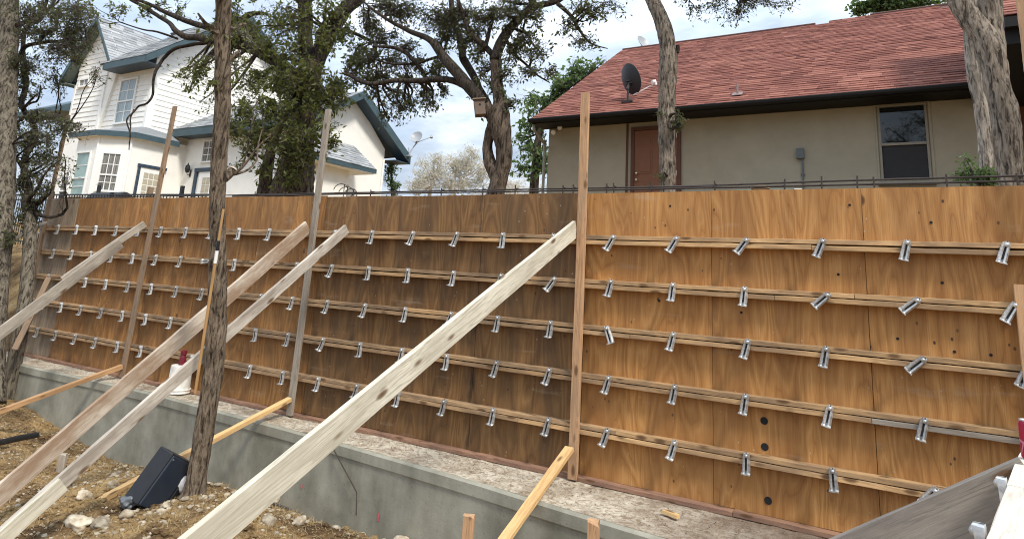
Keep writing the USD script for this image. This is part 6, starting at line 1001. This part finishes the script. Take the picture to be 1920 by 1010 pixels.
# tree before the brown door
tree('oak_tree', 'slim grey-barked trunk standing in front of the brown door', 'tree',
    [[(-0.806, 4.600, 2.999, 0.1699), (-0.826, 4.600, 3.387, 0.1398), (-0.847, 4.600, 3.865, 0.1412), (-0.859, 4.600, 4.333, 0.1518), (-0.861, 4.600, 4.810, 0.1532), (-0.845, 4.600, 5.294, 0.1592), (-0.838, 4.600, 5.787, 0.1606), (-0.898, 4.600, 6.198, 0.1480), (-1.018, 4.600, 6.576, 0.1401), (-1.130, 4.600, 6.855, 0.1366), (-1.331, 4.600, 7.534, 0.1295), (-1.501, 4.600, 8.456, 0.1121)]],
    [[(-0.714, 4.600, 5.791, 0.0658), (-0.695, 4.600, 5.868, 0.0564), (-0.686, 4.600, 5.926, 0.0470)], [(-1.331, 4.600, 7.534, 0.0797), (-0.739, 4.467, 7.453, 0.0576), (-0.052, 4.333, 6.994, 0.0366), (0.405, 4.200, 6.508, 0.0176)], [(-0.113, 4.600, 7.129, 0.0328), (-0.355, 4.450, 6.805, 0.0233), (-0.455, 4.300, 6.559, 0.0138)]],
    [(-0.57, 4.40, 4.57, 0.081, 0.126, 0.22), (-0.60, 4.40, 4.41, 0.090, 0.081, 0.22), (-0.89, 4.40, 4.67, 0.091, 0.046, 0.12), (0.02, 4.60, 6.51, 0.221, 0.148, 0.4), (0.28, 4.60, 6.31, 0.163, 0.163, 0.35), (-0.30, 4.60, 6.53, 0.187, 0.131, 0.25), (0.50, 4.60, 6.49, 0.180, 0.108, 0.3), (-0.39, 4.60, 7.13, 0.665, 0.285, 1), (0.93, 4.60, 6.78, 0.711, 0.267, 0.9), (1.09, 4.60, 6.44, 0.263, 0.070, 0.2), (-1.59, 4.60, 7.59, 0.705, 0.363, 1), (-0.87, 4.40, 3.56, 0.089, 0.107, 0.08)],
    504, BARK_GREY, BARK_LIMB, LEAF_DARK, trunk_n=30, trunk_per=10, bump=0.2, leaf_len=0.05, twigs_per=46, leaves_per=12, curly=0.3)
# right pair
tree('oak_tree', 'forked rough-barked trunk in front at the right edge', 'tree',
    [[(3.385, 1.600, 2.614, 0.1184), (3.379, 1.600, 2.919, 0.1121), (3.377, 1.600, 3.127, 0.1154), (3.379, 1.600, 3.631, 0.1227), (3.345, 1.600, 3.935, 0.1163), (3.326, 1.600, 4.217, 0.1283), (3.277, 1.600, 4.423, 0.1188), (3.198, 1.600, 4.591, 0.1093), (3.105, 1.600, 4.801, 0.0997), (3.020, 1.600, 5.088, 0.0956), (2.891, 1.600, 5.614, 0.0866)], [(3.355, 1.700, 4.021, 0.1074), (3.361, 1.700, 4.246, 0.1135), (3.363, 1.700, 4.476, 0.1144), (3.371, 1.700, 4.738, 0.1153), (3.393, 1.700, 5.061, 0.1107), (3.420, 1.700, 5.666, 0.0957)]],
    [], [(2.72, 1.80, 5.89, 0.483, 0.302, 1), (3.44, 1.80, 5.78, 0.457, 0.286, 1)], 505, BARK_GREY, BARK_LIMB, LEAF_OLIVE, trunk_n=44, trunk_per=14, bump=0.24, leaf_len=0.05, twigs_per=24, leaves_per=12)
tree('oak_tree', 'slimmer trunk standing just behind the forked trunk at the right', 'tree',
    [[(3.302, 2.600, 2.902, 0.0757), (3.315, 2.600, 3.287, 0.0736), (3.323, 2.600, 3.864, 0.0718), (3.294, 2.600, 4.243, 0.0788), (3.290, 2.600, 4.564, 0.0765), (3.295, 2.600, 4.824, 0.0740), (3.331, 2.600, 5.148, 0.0745), (3.342, 2.600, 5.756, 0.0694)]],
    [], [(3.23, 2.60, 5.99, 0.448, 0.256, 0.8)], 506, BARK_LIGHTENED, BARK_LIMB, LEAF_OLIVE, trunk_n=32, trunk_per=12, bump=0.22, leaf_len=0.05, twigs_per=22, leaves_per=12)
# left pair
tree('oak_tree', 'tall grey trunk cut by the left edge of the picture', 'tree',
    [[(-9.519, -0.900, -0.572, 0.1771), (-9.738, -0.900, 0.018, 0.1484), (-9.969, -0.900, 0.636, 0.1437), (-10.211, -0.900, 1.286, 0.1516), (-10.446, -0.900, 1.970, 0.1643), (-10.714, -0.900, 2.690, 0.1733), (-11.016, -0.900, 3.451, 0.1689), (-11.337, -0.900, 4.256, 0.1641), (-11.676, -0.900, 5.109, 0.1591), (-12.028, -0.900, 5.905, 0.1637), (-12.459, -0.900, 6.874, 0.1587), (-12.855, -0.900, 8.015, 0.1423)]],
    [[(-11.996, -0.900, 5.792, 0.0816), (-11.810, -0.800, 5.975, 0.0511), (-11.504, -0.700, 6.075, 0.0407), (-11.316, -0.600, 6.259, 0.0306), (-11.288, -0.500, 6.549, 0.0258)], [(-11.450, -0.900, 4.366, 0.0778), (-11.934, -0.900, 4.720, 0.0699), (-12.388, -0.900, 4.981, 0.0613)]],
    [(-11.44, -0.90, 6.14, 0.281, 0.221, 0.9), (-10.57, -0.90, 5.94, 0.251, 0.212, 0.8), (-12.12, -0.90, 6.25, 0.227, 0.227, 0.7), (-12.02, -0.90, 5.47, 0.162, 0.244, 0.6), (-11.03, -0.90, 5.65, 0.254, 0.195, 0.6), (-11.42, -0.90, 5.18, 0.177, 0.197, 0.4), (-11.00, -0.90, 3.26, 0.131, 0.187, 0.4), (-10.48, -0.90, 2.33, 0.143, 0.161, 0.5), (-10.13, -0.90, 1.98, 0.158, 0.140, 0.4), (-11.58, -0.90, 6.93, 0.818, 0.368, 1.2), (-9.82, -0.90, 5.91, 0.242, 0.149, 0.7)],
    507, BARK_LICHEN, BARK_LIMB, LEAF_DARK, trunk_n=28, trunk_per=8, bump=0.14, leaf_len=0.056, twigs_per=42, leaves_per=8, curly=0.36, twig_r=0.0042)
tree('oak_tree', 'thin twisting oak with dark leaves left of the white house', 'tree',
    [[(-9.850, -0.550, -0.900, 0.1424), (-9.914, -0.550, -0.577, 0.1184), (-9.917, -0.550, -0.111, 0.1153), (-9.948, -0.550, 0.462, 0.1125), (-10.014, -0.550, 1.048, 0.1098), (-10.171, -0.550, 1.649, 0.1075), (-10.329, -0.550, 2.092, 0.1001), (-10.508, -0.550, 2.458, 0.0878)]],
    [[(-10.487, -0.550, 2.411, 0.0830), (-10.834, -0.531, 2.840, 0.0709), (-11.218, -0.513, 3.341, 0.0632), (-11.324, -0.494, 3.749, 0.0591), (-11.361, -0.475, 4.010, 0.0546), (-11.719, -0.456, 4.353, 0.0507), (-12.031, -0.438, 4.813, 0.0518), (-12.354, -0.419, 5.293, 0.0530), (-12.571, -0.400, 5.630, 0.0538)], [(-12.141, -0.550, 5.456, 0.0470), (-12.346, -0.470, 5.835, 0.0426), (-12.506, -0.390, 6.174, 0.0433), (-12.344, -0.310, 6.342, 0.0380), (-12.373, -0.230, 6.659, 0.0329), (-12.511, -0.150, 7.100, 0.0279)], [(-12.052, -0.550, 5.400, 0.0468), (-12.028, -0.470, 5.601, 0.0419), (-11.893, -0.390, 5.699, 0.0367), (-11.553, -0.310, 5.703, 0.0286), (-11.212, -0.230, 5.684, 0.0258), (-10.898, -0.150, 5.713, 0.0180)],
     [(-11.467, -0.550, 5.584, 0.0306), (-11.589, -0.417, 5.857, 0.0286), (-11.545, -0.283, 6.045, 0.0262), (-11.709, -0.150, 6.372, 0.0214)], [(-11.281, -0.550, 4.037, 0.0295), (-11.070, -0.417, 4.135, 0.0247), (-10.890, -0.283, 4.175, 0.0198), (-10.706, -0.150, 4.112, 0.0148)], [(-10.767, -0.550, 2.788, 0.0470), (-10.827, -0.650, 3.012, 0.0376), (-10.908, -0.750, 3.283, 0.0282), (-10.950, -0.850, 3.553, 0.0188)]],
    [(-11.64, -0.55, 5.22, 0.265, 0.204, 0.8), (-10.99, -0.55, 5.35, 0.279, 0.179, 0.9), (-10.35, -0.55, 5.42, 0.233, 0.155, 0.8), (-11.50, -0.55, 5.85, 0.287, 0.184, 0.9), (-10.68, -0.55, 5.78, 0.238, 0.178, 0.9), (-10.09, -0.55, 5.69, 0.193, 0.193, 0.7), (-11.05, -0.55, 6.21, 0.304, 0.162, 0.8), (-10.23, -0.55, 6.08, 0.234, 0.156, 0.7), (-11.93, -0.55, 4.93, 0.205, 0.246, 0.6), (-11.23, -0.55, 4.75, 0.199, 0.139, 0.3), (-10.75, -0.55, 5.01, 0.235, 0.118, 0.5), (-10.06, -0.55, 5.13, 0.191, 0.114, 0.5), (-9.80, -0.55, 5.39, 0.151, 0.114, 0.5), (-9.79, -0.55, 5.85, 0.134, 0.134, 0.35), (-11.18, -0.55, 4.18, 0.236, 0.138, 0.6), (-10.45, -0.55, 4.03, 0.247, 0.133, 0.7), (-9.86, -0.55, 3.92, 0.166, 0.111, 0.6), (-10.83, -0.55, 3.81, 0.231, 0.154, 0.6), (-10.23, -0.55, 3.72, 0.224, 0.131, 0.4), (-11.34, -0.55, 3.64, 0.196, 0.196, 0.6), (-10.66, -0.55, 3.41, 0.246, 0.170, 0.6), (-10.14, -0.55, 3.29, 0.203, 0.148, 0.45), (-11.75, -0.55, 4.07, 0.201, 0.201, 0.6), (-10.68, -0.55, 3.02, 0.226, 0.169, 0.7), (-10.15, -0.55, 2.87, 0.183, 0.128, 0.5), (-10.98, -0.55, 2.84, 0.190, 0.171, 0.7), (-10.26, -0.55, 3.58, 0.187, 0.112, 0.3), (-10.45, -0.55, 2.50, 0.203, 0.129, 0.8), (-10.54, -0.55, 2.27, 0.184, 0.111, 0.7), (-9.26, -0.55, 4.85, 0.091, 0.055, 0.2), (-9.40, -0.55, 3.86, 0.090, 0.054, 0.2), (-12.64, -0.55, 6.02, 0.215, 0.215, 0.5), (-9.69, -0.55, 3.27, 0.127, 0.127, 0.3), (-12.01, -0.55, 7.06, 0.747, 0.320, 1), (-12.17, -0.55, 4.53, 0.185, 0.226, 0.5)],
    508, BARK_LICHEN, BARK_LIMB, LEAF_DARK, trunk_n=24, trunk_per=8, bump=0.14, leaf_len=0.056, twigs_per=46, leaves_per=8, curly=0.38, twig_r=0.0042)
# background trees
tree('green_tree', 'fresh green leafy tree beyond the left gable of the red-roofed house', 'tree',
    [[(-7.334, 12.000, 3.455, 0.1860), (-7.372, 12.000, 4.823, 0.1545), (-7.293, 12.000, 6.227, 0.1217), (-6.966, 12.000, 7.461, 0.0873)]], [],
    [(-7.35, 12.00, 7.31, 0.528, 0.458, 1.1), (-6.68, 12.00, 7.62, 0.452, 0.382, 1), (-6.23, 12.00, 8.11, 0.449, 0.346, 1), (-5.68, 12.00, 8.41, 0.410, 0.376, 1), (-5.23, 12.00, 8.71, 0.339, 0.272, 0.7), (-7.51, 12.00, 6.60, 0.491, 0.421, 1.1), (-7.77, 12.00, 5.90, 0.456, 0.456, 1), (-7.17, 12.00, 5.69, 0.414, 0.517, 1.2), (-7.33, 12.00, 5.17, 0.448, 0.344, 1), (-8.02, 12.00, 6.63, 0.355, 0.391, 0.5), (-7.78, 12.00, 7.72, 0.393, 0.321, 0.6), (-5.97, 12.00, 8.72, 0.276, 0.242, 0.5), (-6.75, 12.00, 6.90, 0.346, 0.380, 0.8), (-6.81, 12.00, 8.17, 0.316, 0.280, 0.5), (-8.14, 12.00, 5.38, 0.281, 0.281, 0.35), (-5.53, 13.00, 8.34, 0.532, 0.532, 0.8), (-6.46, 13.00, 7.50, 0.719, 0.539, 0.8)],
    509, BARK_DARK, BARK_LIMB, LEAF_GREEN, leaf_len=0.15, twigs_per=24, leaves_per=8, twig_r=0.006, leaf_w=0.6)
tree('bare_tree', 'pale leafless bushy tree far behind between the two houses', 'tree',
    [[(-18.901, 24.000, 4.548, 0.2121), (-19.042, 24.000, 6.073, 0.1532), (-19.082, 24.000, 7.315, 0.1080)], [(-20.793, 24.000, 4.532, 0.1554), (-20.762, 24.000, 6.094, 0.1097), (-20.666, 24.000, 7.042, 0.0787)]], [],
    [(-21.49, 24.00, 7.38, 0.829, 0.701, 1.3), (-20.36, 24.00, 7.83, 0.882, 0.693, 1.4), (-19.22, 24.00, 7.95, 0.807, 0.745, 1.5), (-18.11, 24.00, 8.06, 0.796, 0.796, 1.5), (-17.16, 24.00, 7.56, 0.663, 0.723, 1.2), (-21.03, 24.00, 6.73, 1.073, 0.442, 1.4), (-19.49, 24.00, 6.86, 1.053, 0.557, 1.5), (-17.82, 24.00, 6.82, 0.908, 0.545, 1.4), (-21.60, 24.00, 8.36, 0.385, 0.385, 0.5), (-20.42, 24.00, 8.47, 0.506, 0.316, 0.5), (-18.16, 24.00, 8.69, 0.615, 0.369, 0.7), (-22.25, 24.00, 6.92, 0.450, 0.450, 0.6), (-15.53, 24.00, 6.62, 0.761, 0.410, 1), (-14.35, 24.00, 6.45, 0.748, 0.288, 0.9), (-13.38, 24.00, 6.57, 0.454, 0.284, 0.6)],
    510, TWIG_PALE, TWIG_PALE, LEAF_PALE, leaf_len=0.10, twigs_per=62, leaves_per=5, twig_r=0.011, twig_mat=TWIG_PALE, curly=0.5, droop=0.0)
tree('ridge_tree', 'green treetop peeking over the red roof ridge at the top', 'tree',
    [[(2.144, 20.000, 6.622, 0.1917), (2.378, 20.000, 10.223, 0.1380), (2.546, 20.000, 12.307, 0.0800)]], [],
    [(1.85, 20.00, 12.60, 0.285, 0.244, 0.6), (2.39, 20.00, 12.59, 0.403, 0.282, 0.9), (2.99, 20.00, 12.49, 0.397, 0.278, 0.8), (3.50, 20.00, 12.48, 0.354, 0.236, 0.7), (2.67, 20.00, 13.04, 0.803, 0.402, 1), (3.84, 20.00, 12.72, 0.469, 0.313, 0.7), (4.63, 20.00, 12.33, 0.383, 0.192, 0.4)],
    511, BARK_DARK, BARK_LIMB, LEAF_GREEN, leaf_len=0.14, twigs_per=44, leaves_per=14, twig_r=0.007, leaf_w=0.6)
tree('juniper_bush', 'small feathery evergreen at the right corner of the white house', 'shrub',
    [[(-12.195, 11.000, 3.314, 0.0728), (-12.379, 11.000, 4.416, 0.0554), (-12.545, 11.000, 5.171, 0.0373)]], [], [(-12.50, 11.00, 4.98, 0.112, 0.484, 0.6), (-12.30, 11.00, 4.56, 0.185, 0.222, 0.5), (-12.59, 11.00, 5.36, 0.075, 0.187, 0.3)], 512, BARK_DARK, BARK_LIMB, LEAF_GREEN, leaf_len=0.09, twigs_per=40, leaves_per=16)
tree('leafy_shrub', 'small yellow-green shrub at the foot of the right trunks', 'shrub',
    [[(3.187, 2.200, 2.838, 0.0223), (3.197, 2.200, 2.962, 0.0168), (3.213, 2.200, 3.046, 0.0112)]], [[(3.183, 2.200, 2.962, 0.0112), (3.147, 2.200, 3.077, 0.0085), (3.100, 2.200, 3.251, 0.0057)]], [(3.26, 2.20, 3.08, 0.112, 0.078, 0.7), (3.17, 2.20, 3.05, 0.101, 0.056, 0.6), (3.09, 2.20, 3.12, 0.068, 0.057, 0.25), (3.11, 2.20, 3.26, 0.028, 0.034, 0.12), (2.98, 2.20, 3.08, 0.068, 0.029, 0.12), (3.29, 2.20, 2.99, 0.089, 0.045, 0.5)], 513, TWIG, TWIG, LEAF_GREEN, leaf_len=0.035, twigs_per=44, leaves_per=12, twig_r=0.002, leaf_w=0.6)
obj('clay_pot', moved(revolve([(0, 0), (0.10, 0), (0.13, 0.22), (0.145, 0.22), (0.145, 0.26), (0, 0.25)], 18), np.array([[1, 0, 0, 0.62], [0, 1, 0, 4.75], [0, 0, 1, 3.14], [0, 0, 0, 1.0]])), FENCEWOOD, label='brown rounded pot by the utility cabinet', cat='pot')
